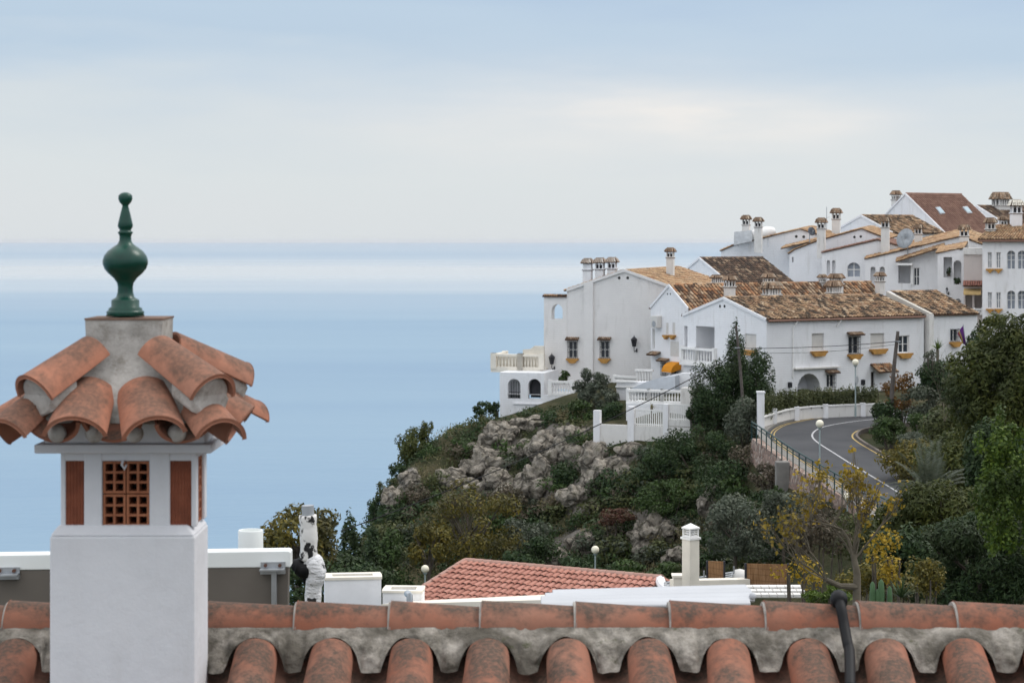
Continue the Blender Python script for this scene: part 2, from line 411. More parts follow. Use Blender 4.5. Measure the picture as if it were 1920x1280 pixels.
# ------------------------------------------------------------------ camera, light, sky
cam = bpy.data.cameras.new('camera'); co = bpy.data.objects.new('camera', cam); COL.objects.link(co)
cam.lens = 70; cam.sensor_width = 36; cam.sensor_fit = 'HORIZONTAL'; cam.shift_y = -(640-HY)/1920
cam.clip_start = .1; cam.clip_end = 150000; co.rotation_euler = (math.pi/2, 0, 0)
cam.dof.use_dof = True; cam.dof.focus_distance = 25; cam.dof.aperture_fstop = 8
SC.camera = co
SUN_EL, SUN_AZ = math.radians(52), math.radians(62)       # azimuth clockwise from +Y (the view)
sd = Vector((math.sin(SUN_AZ)*math.cos(SUN_EL), math.cos(SUN_AZ)*math.cos(SUN_EL), math.sin(SUN_EL)))
L = bpy.data.lights.new('sun', 'SUN'); L.energy = 1.5; L.angle = math.radians(22); L.color = (1, .96, .9)
lo = bpy.data.objects.new('sun', L); COL.objects.link(lo); lo.rotation_euler = (-sd).to_track_quat('-Z', 'Y').to_euler()
w = bpy.data.worlds.new('World'); SC.world = w; w.use_nodes = True
nt = w.node_tree; N_ = nt.nodes; bg = N_['Background']; bg.inputs['Strength'].default_value = .1
W_ = NT.__new__(NT); W_.t = nt; W_.n = N_
sky = W_.node('ShaderNodeTexSky'); sky.sky_type = 'NISHITA'; sky.sun_disc = False
sky.sun_elevation = SUN_EL; sky.sun_rotation = SUN_AZ
g = W_.coord('Generated'); sp = W_.node('ShaderNodeSeparateXYZ'); W_.link(g, sp.inputs[0])
z = sp.outputs[2]
n1 = W_.noise(g, 1., 5, .5, (4.5, 4.5, 22.)); n2 = W_.noise(g, 1., 6, .55, (11., 11., 60.))
zz = W_.math('ADD', z, W_.math('MULTIPLY', W_.math('SUBTRACT', n1, .5), .10))
zz = W_.math('ADD', zz, W_.math('MULTIPLY', W_.math('SUBTRACT', n2, .5), .022))
K = 10.
def k3(r, g_, b): return (r, g_, b)
layer = W_.ramp(W_.math('MULTIPLY', zz, 2.5), [
    (0., k3(.735, .775, .80)), (.085, k3(.725, .775, .80)), (.15, k3(.675, .74, .79)), (.20, k3(.59, .69, .79)),
    (.245, k3(.515, .64, .775)), (.30, k3(.525, .65, .785)), (.42, k3(.44, .57, .76)), (.7, k3(.50, .60, .74)), (1., k3(.8, .86, .93))])
zen = W_.ramp(z, [(.14, 0.), (.5, 1.)])
cl = W_.mix(zen, layer, (1.5, 1.53, 1.58))
# one long break in the cloud, paler and a little pink, over the sea to the right of the view
def blob(cx, cz, rx, rz):
    a = W_.math('DIVIDE', W_.math('SUBTRACT', sp.outputs[0], cx), rx); b = W_.math('DIVIDE', W_.math('SUBTRACT', z, cz), rz)
    d = W_.math('ADD', W_.math('MULTIPLY', a, a), W_.math('MULTIPLY', b, b))
    return W_.math('EXPONENT', W_.math('MULTIPLY', d, -1.))
bl = W_.math('MULTIPLY', W_.math('ADD', blob(.045, .062, .13, .026), blob(.12, .060, .06, .012)), W_.math('ADD', W_.math('MULTIPLY', n2, 1.4), -.15))
cl = W_.mix(W_.math('MULTIPLY', bl, 1.), cl, (.88, .86, .84))
mul = W_.node('ShaderNodeVectorMath', operation='SCALE'); W_.link(cl, mul.inputs[0]); mul.inputs['Scale'].default_value = K
fin = W_.mix(.93, sky.outputs[0], mul.outputs[0]); W_.link(fin, bg.inputs['Color'])
SC.view_settings.view_transform = 'Standard'; SC.view_settings.look = 'None'; SC.view_settings.exposure = 0; SC.view_settings.gamma = 1
SC.cycles.use_denoising = True; SC.cycles.max_bounces = 6; SC.cycles.diffuse_bounces = 3; SC.cycles.transparent_max_bounces = 6
SC.cycles.use_adaptive_sampling = True
# ------------------------------------------------------------------ sea
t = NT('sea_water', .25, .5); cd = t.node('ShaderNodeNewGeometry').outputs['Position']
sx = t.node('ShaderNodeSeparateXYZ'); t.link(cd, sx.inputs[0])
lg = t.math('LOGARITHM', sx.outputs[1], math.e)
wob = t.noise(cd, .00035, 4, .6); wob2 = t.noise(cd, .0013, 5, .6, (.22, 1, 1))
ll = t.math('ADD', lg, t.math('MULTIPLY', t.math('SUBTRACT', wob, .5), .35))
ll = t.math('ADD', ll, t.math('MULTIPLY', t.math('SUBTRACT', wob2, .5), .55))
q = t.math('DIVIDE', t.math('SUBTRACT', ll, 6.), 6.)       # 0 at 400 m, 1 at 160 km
glinting = t.ramp(q, [(0., 0.), (.27, .0), (.34, .18), (.395, .72), (.45, 1.), (.49, .6), (.53, .35), (.57, .2), (.62, .3), (1., .3)])  # bright sun glint band painted into the water colour by distance
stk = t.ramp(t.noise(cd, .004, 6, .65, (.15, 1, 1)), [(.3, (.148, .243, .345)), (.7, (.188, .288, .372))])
t.color(t.mix(glinting, stk, (.43, .445, .44)))
t.link(t.ramp(glinting, [(0., .5), (1., .22)]), t.b.inputs['Roughness']); t.b.inputs['IOR'].default_value = 1.33
wv = t.noise(cd, .12, 4, .6, (.5, 1, 1)); wv2 = t.noise(cd, .6, 3, .6, (.4, 1, 1))
h = t.math('ADD', wv, t.math('MULTIPLY', wv2, .3))
bn = t.node('ShaderNodeBump'); bn.inputs['Distance'].default_value = .8; t.link(h, bn.inputs['Height'])
t.link(t.ramp(q, [(0., .6), (.25, .25), (.42, .0)]), bn.inputs['Strength']); t.link(bn.outputs[0], t.b.inputs['Normal'])
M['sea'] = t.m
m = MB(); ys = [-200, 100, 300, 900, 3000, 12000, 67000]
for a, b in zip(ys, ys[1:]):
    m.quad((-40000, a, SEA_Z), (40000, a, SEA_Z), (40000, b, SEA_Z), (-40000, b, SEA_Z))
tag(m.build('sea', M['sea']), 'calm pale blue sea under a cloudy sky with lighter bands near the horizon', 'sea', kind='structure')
# air over the sea and the headland
m = MB(); m.box((0, 33500, -52.), (90000, 68500, 140.)); hz = m.build('haze', None)
vm = bpy.data.materials.new('sea_haze'); vm.use_nodes = True; vt = vm.node_tree; vt.nodes.remove(vt.nodes['Principled BSDF'])
pv = vt.nodes.new('ShaderNodeVolumePrincipled'); pv.inputs['Color'].default_value = (.93, .95, 1, 1); pv.inputs['Density'].default_value = 1.2e-5
vt.links.new(pv.outputs[0], vt.nodes['Material Output'].inputs['Volume']); hz.data.materials.clear(); hz.data.materials.append(vm)
tag(hz, 'thin pale haze over the sea and the headland', 'haze', kind='stuff')
# ------------------------------------------------------------------ terrain
def zroad(Y): return -11.5-(128-Y)*.06
def on_road(px, py):
    k = (HY-py)/F; Y = 19.18/(.06-k); return Vector(((px-CX)/F*Y, Y, k*Y))
road_px = [(1760, 778), (1700, 781), (1628, 787), (1580, 793), (1545, 800), (1528, 808), (1523, 818), (1534, 830), (1565, 850), (1600, 872), (1660, 908), (1720, 945), (1800, 995)]
def catmull(pts, n=8):
    out = []
    for i in range(len(pts)-1):
        p0, p1, p2, p3 = pts[max(0, i-1)], pts[i], pts[i+1], pts[min(len(pts)-1, i+2)]
        for k in range(n):
            u = k/n
            out.append(.5*((2*p1)+(p2-p0)*u+(2*p0-5*p1+4*p2-p3)*u*u+(3*p1-p0-3*p2+p3)*u**3))
    return out+[pts[-1]]
ROAD = catmull([on_road(*p) for p in road_px])
for p in ROAD: p.z = zroad(p.y)
RX = np.array([[p.x, p.y] for p in ROAD])
RD = np.gradient(RX, axis=0); RD /= np.linalg.norm(RD, axis=1)[:, None]
RN = np.stack([RD[:, 1], -RD[:, 0]], 1)          # right of travel: outer side of the bend is... fixed below
if (RX[40]+RN[40]*3)[0] > RX[40][0]: RN = -RN     # RN points to the outer (cliff) side
def road_pt(i, off, dz=0.): return Vector((RX[i, 0]+RN[i, 0]*off, RX[i, 1]+RN[i, 1]*off, zroad(RX[i, 1]+RN[i, 1]*off)+dz))
ctrl = [P(*a) for a in [(937, 797, 142), (1000, 780, 143), (1060, 768, 142), (1120, 838, 132.5), (1200, 835, 131), (1290, 830, 130),
    (880, 802, 145), (830, 826, 145), (780, 862, 143), (745, 900, 140), (715, 950, 137), (700, 990, 134),
    (800, 935, 136), (900, 875, 139), (900, 955, 134), (1000, 865, 137), (1000, 950, 132), (1100, 880, 131.5), (1100, 960, 128), (1200, 890, 128), (1200, 980, 124),
    (1300, 860, 127), (1300, 950, 122), (1400, 850, 122), (1400, 950, 117), (1100, 1060, 122), (900, 1050, 128), (800, 1050, 128), (1250, 1060, 118), (1400, 1040, 112),
    (1500, 985, 104), (1560, 1010, 100), (1500, 1070, 100), (1430, 870, 117)]]
ctrl += [Vector(a) for a in [(6, 148, -10.9), (9, 155, -10.9), (14, 150, -10.9), (12, 142, -10.9), (17, 134.5, -10.8), (26, 140, -10.6), (34, 146, -10.2), (22, 165, -10), (20, 176, -9.5), (30, 182, -8.6), (38, 160, -9.6), (40, 205, -6), (60, 220, -5), (60, 170, -7),
    (36, 125, -10), (45, 110, -8.5), (70, 120, -4), (2, 165, -25), (-8, 158, -34), (-14, 140, -32), (-12.5, 130, -25), (-30, 110, -40), (5, 180, -27), (5, 205, -55), (-30, 170, -85), (20, 240, -60), (60, 270, -30), (110, 240, 0), (110, 100, 4), (-70, 100, -95), (-70, 220, -98), (-20, 230, -95), (-90, 160, -98),
    (0, 0, -9), (-30, 10, -12), (25, 0, -8), (-20, 50, -20), (0, 50, -16), (20, 50, -12), (0, 90, -21), (12, 90, -20), (30, 75, -14.5), (50, 60, -11), (-30, 80, -30), (-60, 20, -45), (-90, 60, -92), (110, 0, 0), (110, -20, 0), (-90, -20, -70), (0, -20, -8), (24, 110, -12.2), (27, 120, -11), (-8, 110, -23.5), (0, 110, -22)]]
ctrl += [Vector((p.x, p.y, p.z-.1)) for p in ROAD[::12]]
for i in (20, 40, 56, 70): ctrl.append(road_pt(i, 3.2, -.1))
for i in (44, 54, 64, 72): ctrl.append(road_pt(i, 5.2, -3.2))
C_ = np.array([[c.x, c.y] for c in ctrl]); Zc = np.array([c.z for c in ctrl])
def _U(r2): return np.where(r2 > 1e-9, r2*np.log(np.maximum(r2, 1e-9)), 0.)
NP_ = len(C_); D2 = ((C_[:, None]-C_[None])**2).sum(-1)
A_ = np.zeros((NP_+3, NP_+3)); A_[:NP_, :NP_] = _U(D2)+np.eye(NP_)*4.; A_[:NP_, NP_] = 1; A_[:NP_, NP_+1:] = C_; A_[NP_, :NP_] = 1; A_[NP_+1:, :NP_] = C_.T
sol = np.linalg.solve(A_, np.concatenate([Zc, [0, 0, 0]]))
def base_z(xy):
    xy = np.atleast_2d(xy); r2 = ((xy[:, None]-C_[None])**2).sum(-1)
    zb = _U(r2)@sol[:NP_]+sol[NP_]+xy@sol[NP_+1:]
    d2 = ((xy[:, None]-RX[None])**2).sum(-1); i = d2.argmin(1); d = np.sqrt(d2.min(1))
    side = ((xy-RX[i])*RN[i]).sum(1)
    lim = np.where(side > 0, 3.3, 4.0); wd = np.clip((d-lim)/np.where(side > 0, .5, 3.), 0, 1)
    zr = -11.5-(128-xy[:, 1])*.06-.14
    return zr*(1-wd)+zb*wd
def ground(x, y): return float(base_z(np.array([[x, y]]))[0])
def ray_ground(px, py, y0=60., y1=175.):
    ys = np.linspace(y0, y1, 500); xs = (px-CX)/F*ys; zs = (HY-py)/F*ys
    below = zs <= base_z(np.stack([xs, ys], 1))
    i = int(np.argmax(below)) if below.any() else 499
    return Vector((xs[i], ys[i], zs[i]))
ROCKS = [(912, 878, 74, 54), (938, 826, 58, 48), (990, 797, 64, 26), (893, 846, 30, 30), (1016, 905, 80, 78), (1060, 862, 62, 62), (1110, 868, 44, 62), (1148, 886, 58, 48), (1090, 938, 58, 54), (1182, 852, 42, 26),
    (1212, 1006, 62, 66), (1250, 992, 36, 32), (1263, 1040, 44, 34), (1087, 1019, 44, 44), (1045, 1045, 38, 50), (768, 908, 30, 46), (732, 952, 30, 56), (1132, 992, 28, 30), (1172, 975, 34, 26), (1330, 945, 46, 50), (985, 850, 46, 36), (850, 905, 46, 40), (1040, 820, 40, 30), (960, 935, 44, 40), (930, 915, 62, 46), (1075, 822, 54, 36), (880, 922, 44, 34), (1122, 908, 44, 44), (1020, 850, 50, 44)]
xs = np.concatenate([np.arange(-90, -16, 4.), np.arange(-16, 32, .4), np.arange(32, 112, 4.)])
ysg = np.concatenate([np.arange(-20, 96, 4.), np.arange(96, 152, .4), np.arange(152, 280, 4.)])
GX, GY = np.meshgrid(xs, ysg); XY = np.stack([GX.ravel(), GY.ravel()], 1)
ZB = np.concatenate([base_z(XY[i:i+4000]) for i in range(0, len(XY), 4000)])
d2 = np.concatenate([((XY[i:i+4000, None]-RX[None])**2).sum(-1).min(1) for i in range(0, len(XY), 4000)])
rocky = np.zeros(len(XY)); px_ = CX+XY[:, 0]/np.maximum(XY[:, 1], 1)*F; py_ = HY-ZB/np.maximum(XY[:, 1], 1)*F
for a, b, c, d in ROCKS: rocky = np.maximum(rocky, np.exp(-(((px_-a)/(c*.8))**2+((py_-b)/(d*.8))**2)))
for i in np.nonzero((XY[:, 1] > 98) & (XY[:, 1] < 152) & (XY[:, 0] < 24) & (XY[:, 0] > -16))[0]:
    p = Vector((XY[i, 0], XY[i, 1], ZB[i])); k = min(1., max(0., (d2[i]**.5-5)/3))*min(1., max(0., (147-XY[i, 1])/5))
    ZB[i] += k*((noise.noise(p*.35))*.55+(noise.ridged_multi_fractal(p*.55, 1., 2., 4, 1., 2.)-1.)*.28*(.4+rocky[i]))
me = bpy.data.meshes.new('hillside'); nx, ny = len(xs), len(ysg)
me.from_pydata(np.column_stack([XY, ZB]).tolist(), [], [(j*nx+i, j*nx+i+1, (j+1)*nx+i+1, (j+1)*nx+i) for j in range(ny-1) for i in range(nx-1)])
at = me.attributes.new('rocky', 'FLOAT', 'POINT'); at.data.foreach_set('value', rocky.astype(np.float32)); me.shade_smooth()
t = NT('scrubby_hillside', .95, .1); c0 = t.coord()
at_ = t.node('ShaderNodeAttribute', attribute_name='rocky').outputs['Fac']
soil = t.ramp(t.noise(c0, .55, 6, .65), [(.3, (.022, .032, .014)), (.5, (.05, .05, .026)), (.7, (.10, .085, .05))])
rk = t.ramp(t.noise(c0, .9, 8, .7), [(.3, (.05, .047, .04)), (.5, (.15, .135, .12)), (.7, (.27, .245, .225))])
f_ = t.math('ADD', at_, t.math('MULTIPLY', t.math('SUBTRACT', t.noise(c0, 1.1, 5), .5), 1.1))
t.color(t.mix(t.ramp(f_, [(.5, 0.), (.7, 1.)]), soil, rk)); t.bump(t.noise(c0, 2.2, 7, .7), .8, .25)
me.materials.append(t.m); o = bpy.data.objects.new('hillside', me); COL.objects.link(o)
tag(o, 'rocky scrub covered headland dropping to the sea below the white village', 'hillside', kind='structure')
# limestone outcrops
t = NT('limestone', .95, .1); c0 = t.coord()
rk = t.ramp(t.noise(c0, 2.2, 8, .75), [(.3, (.10, .088, .073)), (.44, (.29, .258, .215)), (.64, (.49, .44, .375))])
vo = t.node('ShaderNodeTexVoronoi', feature='DISTANCE_TO_EDGE'); vo.inputs['Scale'].default_value = .75
wrp = t.node('ShaderNodeVectorMath', operation='ADD'); nz = t.node('ShaderNodeTexNoise'); nz.inputs['Scale'].default_value = 1.4; t.link(c0, nz.inputs['Vector'])
t.link(c0, wrp.inputs[0]); t.link(nz.outputs['Color'], wrp.inputs[1]); t.link(wrp.outputs[0], vo.inputs['Vector'])
cr = t.ramp(vo.outputs['Distance'], [(.0, 0.), (.10, 1.)])
c = t.mix(t.math('MULTIPLY', t.math('SUBTRACT', 1., cr), .7), rk, (.06, .055, .045))
c = t.mix(t.math('MULTIPLY', t.ramp(t.noise(c0, 1.7, 6, .7), [(.52, 0.), (.66, 1.)]), .75), c, (.075, .075, .04))
t.color(c); t.bump(t.math('ADD', t.noise(c0, 3.5, 7, .75), t.math('MULTIPLY', cr, .6)), 1., .3); M['rock'] = t.m
def rock_mesh(seed, sx, sy, sz):
    import bmesh
    bm = bmesh.new(); bmesh.ops.create_icosphere(bm, subdivisions=5, radius=1.)
    o = Vector((seed*7.3, seed*3.1, seed*5.7))
    for v in bm.verts:
        p = v.co.copy(); q = Vector((p.x*sx, p.y*sy, p.z*sz))
        cell = noise.voronoi(q*.55+o)[0]; e = cell[1]-cell[0]
        fp = noise.voronoi(q*.7+o+Vector((noise.noise(q*1.3), noise.noise(q*1.3+Vector((9, 0, 0))), 0))*.25)[1][0]; hh = math.sin(fp.x*91.7+fp.y*47.3+fp.z*13.1)*437.5; hh -= math.floor(hh)
        cell2 = noise.voronoi(q*1.5+o)[0]; e2 = cell2[1]-cell2[0]
        d = .92+.42*noise.noise(p*1.3+o)+.24*min(1., e*2.4)+.12*min(1., e2*2.4)-.26+.26*(hh-.5)+.07*noise.noise(q*2.5+o)+.05*noise.noise(q*6.+o)
        v.co = Vector((p.x*sx*d, p.y*sy*d, p.z*sz*d))
    me = bpy.data.meshes.new('rock'); bm.to_mesh(me); bm.free(); me.shade_smooth(); me.materials.append(M['rock']); return me
RLAB = {0: 'broad grey limestone outcrop, largest mass of rock in the left half of the cliff', 1: 'grey rock outcrop below the sloping foot of the arched porch', 2: 'flat light rock ledge just under the white porch base',
 4: 'tall steep rock slab in the middle of the cliff above the yellowing tree', 5: 'leaning rock slab below the green bushes beside the yard wall', 6: 'craggy outcrop right under the lone end pillar of the yard wall', 7: 'rounded pale outcrop below the yard wall, right edge of the cliff rock',
 8: 'rough outcrop in the scrub underneath the rock slabs of the cliff', 9: 'low reddish rock at the foot of the white yard wall', 10: 'big pale boulder standing on the slope left of the cream chimney', 11: 'smaller boulder tucked behind the big pale boulder', 12: 'rounded boulder half hidden by the cream chimney shaft',
 13: 'pale rock above the globe lamp that stands behind the orange roof', 14: 'dark slanting rock just above the ridge of the orange roof', 15: 'narrow rock rib below the tree on the headland edge', 16: 'rock rib at the far seaward edge of the headland', 19: 'pinkish rock in the dark scrub under the green railing',
 3: 'small grey rock on the seaward shoulder of the cliff', 17: 'small rock in the scrub between two larger pale boulders', 18: 'small rock above the big pale boulder', 20: 'grey rock face between the ledge and the steep slab', 21: 'weathered rock at the left of the broad grey outcrop', 22: 'light rock under the dry grass near the green bushes', 23: 'rough rock left of the tall steep slab near the yellowing tree', 24: 'grey rock joining the broad outcrop to the tall steep slab', 25: 'light rock just left of the foot of the lone end pillar', 26: 'dark rock behind the top of the yellow green tree', 27: 'small rough rock below the craggy outcrop of the end pillar', 28: 'square rock above the tall steep slab'}
for i, (a, b, c, d) in enumerate(ROCKS):
    p = ray_ground(a, b); s = p.y/F; big = i in (10, 11, 12)
    sx, sz = c*s*.72, d*s*.68; sy = max(sx, sz)*.8
    me = rock_mesh(i+1, sx, sy, sz)
    o = bpy.data.objects.new('boulder' if big or i in (9, 17, 18) else 'rock_outcrop', me); COL.objects.link(o)
    o.location = p+Vector((0, -sy*.1-(1.3 if i in (10, 11, 12, 13, 14, 19) else 0), .1)); o.rotation_euler = (0, random.uniform(-.3, .3) if not big else 0, random.uniform(-.4, .4))
    tag(o, RLAB[i], 'boulder' if big or i in (9, 17, 18) else 'rock', 'rocks on the hillside')
# ------------------------------------------------------------------ road
t = NT('asphalt', .85, .25); c0 = t.coord()
t.color(t.mix(t.ramp(t.noise(c0, .35, 5), [(.35, 0.), (.7, 1.)]), (.043, .045, .050), (.066, .067, .072))); t.bump(t.noise(c0, 20, 3), .2, .01); M['asphalt'] = t.m
M['concrete'] = plain('pavement_concrete', (.20, .19, .175), .9, .2, 1.5)
M['kerb'] = plain('kerb_stone', (.15, .13, .115), .9, .25, 2.)
M['yellow'] = plain('yellow_road_paint', (.40, .29, .11), .8, .25, 3.)
M['whiteline'] = plain('white_road_paint', (.40, .40, .41), .8, .2, 3.)
def ribbon(a, b, dz, i0=0, i1=None, th=0.):
    m = MB(); n = len(ROAD) if i1 is None else i1
    L_ = [road_pt(i, a, dz) for i in range(i0, n)]; R_ = [road_pt(i, b, dz) for i in range(i0, n)]; k = len(L_)
    m.add(L_+R_, [(i, i+1, k+i+1, k+i) for i in range(k-1)])
    if th:
        for i in range(k-1):
            for q in (L_, R_): m.quad(q[i], q[i+1], q[i+1]-Vector((0, 0, th)), q[i]-Vector((0, 0, th)))
    return m
tag(ribbon(-2.6, 2.75, 0.).build('road', M['asphalt']), 'grey asphalt road curving round a bend below the white houses', 'road', kind='structure')
tag(ribbon(-.055, .055, .012).build('road_centre_line', M['whiteline']), 'white centre line painted along the curved road', 'road marking', kind='structure')
m = ribbon(2.27, 2.34, .012); m2 = ribbon(2.47, 2.54, .012); m.add(m2.v, m2.f)
tag(m.build('road_edge_line', M['yellow']), 'double yellow line along the outer side of the bend', 'road marking', kind='structure')
tag(ribbon(-2.46, -2.36, .012).build('road_edge_line', M['yellow']), 'single yellow line along the inner, planted side of the bend', 'road marking', kind='structure')
tag(ribbon(2.75, 3.25, .12, th=.25).build('pavement', M['concrete']), 'narrow grey pavement between the bend and the green railing', 'pavement', kind='structure')
tag(ribbon(-2.75, -2.6, .12, th=.4).build('kerb', M['kerb']), 'low kerb at the foot of the planted bank inside the bend', 'kerb', kind='structure')
# stone retaining wall, railing
t = NT('rubble_stone', .95, .1); c0 = t.coord()
vo = t.node('ShaderNodeTexVoronoi', feature='F1'); vo.inputs['Scale'].default_value = 3.2; t.link(c0, vo.inputs['Vector'])
ve = t.node('ShaderNodeTexVoronoi', feature='DISTANCE_TO_EDGE'); ve.inputs['Scale'].default_value = 3.2; t.link(c0, ve.inputs['Vector'])
sc_ = t.node('ShaderNodeSeparateColor'); t.link(vo.outputs['Color'], sc_.inputs[0])
st = t.ramp(sc_.outputs[0], [(0., (.22, .15, .125)), (.5, (.32, .23, .19)), (1., (.40, .34, .30))])
t.color(t.mix(t.ramp(ve.outputs['Distance'], [(0., 1.), (.08, 0.)]), st, (.16, .14, .125))); t.bump(ve.outputs['Distance'], .9, .1); M['rubble'] = t.m
RAIL = catmull([Vector(a) for a in [(14.4, 119.6, 0), (14.6, 117.8, 0), (14.9, 115, 0), (15.5, 109.5, 0), (16.3, 104, 0), (17.2, 98.4, 0), (18.5, 92, 0)]], 6)
for p in RAIL: p.z = zroad(p.y)+.1
rt = thing('retaining_wall', 'pinkish rubble stone wall carrying the road and its green railing', 'wall', RAIL[12]-Vector((0, 0, 4)))
m = MB()
k = len(RAIL)
for i in range(k-1):
    a, b = RAIL[i], RAIL[i+1]; dn = Vector((0, 0, 4.5)); ou = Vector((-.45, -.1, 0))
    m.quad(a, b, b+ou-dn, a+ou-dn)
    m.quad(a, b, b+Vector((.5, 0, 0)), a+Vector((.5, 0, 0)))
m.build('stonework', M['rubble'], rt)
pl = MB(); q = P(1467, 905, 110.5); pl.box((q.x, q.y, q.z), (.75, .7, 2.4)); pl.build('pier', M['concrete'], rt, bevel=.05)
rl = thing('railing', 'dark green metal railing along the outer edge of the bend', 'railing', RAIL[12])
m = MB(); top = [p+Vector((0, 0, 1.0)) for p in RAIL]; mid = [p+Vector((0, 0, .78)) for p in RAIL]
m.tube(top, .045, 8); m.tube(mid, .03, 6); m.build('handrail', M['green_rail'], rl, smooth=True)
acc = 0.; last = RAIL[0]; nxt = 0.
dist = [0.]
for a, b in zip(RAIL, RAIL[1:]): dist.append(dist[-1]+(b-a).length)
for kk in range(int(dist[-1]/1.25)+1):
    dd = kk*1.25; i = max(j for j in range(k) if dist[j] <= dd+1e-6); i = min(i, k-2); p = RAIL[i].lerp(RAIL[i+1], (dd-dist[i])/(dist[i+1]-dist[i]))
    m = MB(); m.box(p+Vector((0, 0, .42)), (.06, .06, 1.14)); m.build('post', M['green_rail'], rl)
# white curved street wall with its pillars, hedge behind
swp = [on_road(*a) for a in [(1427, 806), (1440, 801), (1470, 792), (1500, 787), (1530, 784), (1560, 782.5), (1592, 781), (1640, 779.5), (1690, 778)]]
SWC = catmull(swp, 5)
sw = thing('street_wall', 'low white curved wall with pillars beside the bend, under the hedge', 'wall', SWC[20])
m = MB(); th = Vector((0, .22, 0))
for a, b in zip(SWC, SWC[1:]):
    h = Vector((0, 0, .74)); d = Vector((0, 0, .4))
    m.add([a-d, b-d, b+h, a+h, a-d+th, b-d+th, b+h+th, a+h+th], [(0, 1, 2, 3), (4, 7, 6, 5), (3, 2, 6, 7)])
m.build('wall', M['white_d'], sw)
m = MB()
for a, b in zip(SWC, SWC[1:]): m.box((a+b)/2+Vector((0, .11, .77)), ((b-a).length*1.01, .34, .08), (b-a))
m.build('coping', M['trim'], sw)
for a, hh in (((1452, 797), 1.0), ((1494, 788), .83), ((1548, 783), .82), ((1618, 780.2), .82)):
    p = on_road(*a); m = MB(); m.box(p+Vector((0, .08, hh/2-.1)), (.3, .42, hh+.2)); m.box(p+Vector((0, .08, hh+.02)), (.33, .45, .05)); m.build('pillar', M['white_c'], sw)
m = MB(); p = on_road(1427, 806); m.box(p+Vector((0, .2, 1.0)), (.42, .45, 2.6)); m.box(p+Vector((0, .2, 2.34)), (.5, .55, .1)); m.build('gate_pier', M['white_c'], sw)
# ------------------------------------------------------------------ houses
GD = Vector((.96, -.28)); GU = Vector((.28, .96, 0))
def gable_front(name, label, ref, prof, basez, Ln, mat, roofmat, tw=.22, g=GD, roofed=None, group=None, over=.22, lift=0., verge=False):
    """house whose front wall is drawn by its roofline, run back along the perpendicular"""
    R = P(*ref); g = g.normalized(); u = Vector((-g.y, g.x, 0)); u = u if u.y > 0 else -u
    W = Wall((R.x, R.y), (R.x+g.x, R.y+g.y)); pts = [W.hit(*q) for q in prof]
    W2 = Wall(*( (W.P(pts[0][0], 0).xy, W.P(pts[-1][0], 0).xy) )); pts = [W2.hit(*q) for q in prof]; W = W2
    h = House(name, label, 'house', (W.P(pts[-1][0]/2, basez)), mat, group); h.W = W; h.pts = pts; h.u = u
    ol = [(pts[0][0], basez), (pts[-1][0], basez)]+pts[::-1]; h.wall(W, ol)
    a0, a1 = W.P(0, 0), W.P(pts[-1][0], 0)
    bk = Wall((a0+u*Ln).xy, (a1+u*Ln).xy); h.wall(bk, ol)
    for a, zt in ((a0, pts[0][1]), (a1, pts[-1][1])):
        sd_ = Wall(a.xy, (a+u*Ln).xy); h.wall(sd_, [(0, basez), (Ln, basez), (Ln, zt), (0, zt)])
        if a is a0: h.left = sd_
        else: h.right = sd_
    pl = []
    for i, (p, q) in enumerate(zip(pts, pts[1:])):
        if roofed is not None and i not in roofed: continue
        lo, hi = (p, q) if p[1] < q[1] else (q, p)
        e = u*.12
        lf = Vector((0, 0, lift)); pl.append((W.P(*lo)-e, W.P(*lo)+u*Ln+e+lf, W.P(*hi)-e, W.P(*hi)+u*Ln+e+lf))
        if verge: verge_bar(h, W.P(*p), W.P(*q), -u, .15, .16)
    h.roof(pl, roofmat, tw=tw, over=over)
    return h
def balusters(m, a, b, z0, z1, n, r=.07):
    for i in range(n):
        p = Vector(a).lerp(Vector(b), (i+.5)/n); hh = z1-z0
        m.lathe([(r*.75, 0), (r*.75, hh*.08), (r*.5, hh*.14), (r*1.05, hh*.34), (r*.85, hh*.5), (r*.45, hh*.72), (r*.45, hh*.8), (r*.75, hh*.9), (r*.75, hh)], (p.x, p.y, z0), 8)
def balustrade(a, b, z0, z1, mat, parent, n, post=.3, name='balustrade', rail=.16):
    """a,b: ends at floor; base rail, cap rail, end posts, turned balusters"""
    a, b = Vector(a), Vector(b); d = (b-a); L_ = d.length; m = MB(); c = (a+b)/2
    m.box((c.x, c.y, z0+rail/2), (L_, .24, rail), d); m.box((c.x, c.y, z1-rail/2), (L_+.06, .28, rail), d)
    for p in (a, b): m.box((p.x, p.y, (z0+z1)/2+.02), (post, post, z1-z0+.10), d)
    o = m.build(name, mat, parent); k = MB(); balusters(k, a, b, z0+rail, z1-rail, n); k.build('balusters', mat, o, smooth=True)
    return o
def wall_lantern(h, W, px, py, hpx=34):
    s, z = W.hit(px, py); S = hpx*W.P(s, z).y/F; m = MB(); o = .38
    c = W.P(s, z, o)
    m.lathe([(.02, S*.5), (.03, S*.44), (.16*S, S*.30), (.2*S, S*.26)][::-1], c, 6); m.lathe([(.10*S, -S*.12), (.17*S, S*.25), (.19*S, S*.27)], c, 6)
    m.tube([c+Vector((0, 0, -S*.12)), c+Vector((0, 0, -S*.3)), W.P(s, z-S*.42, o*.5), W.P(s+.12, z-S*.30, .02)], .028, 6); m.box(W.P(s+.12, z-S*.34, .03), (.1, .06, .26), W.D())
    f = m.build('wall_lantern', M['iron'], h.root)
    g_ = MB(); g_.lathe([(.075*S, -S*.09), (.13*S, S*.2)], c+W.N()*.03, 6); g_.build('lantern_glass', M['greymetal'], f)
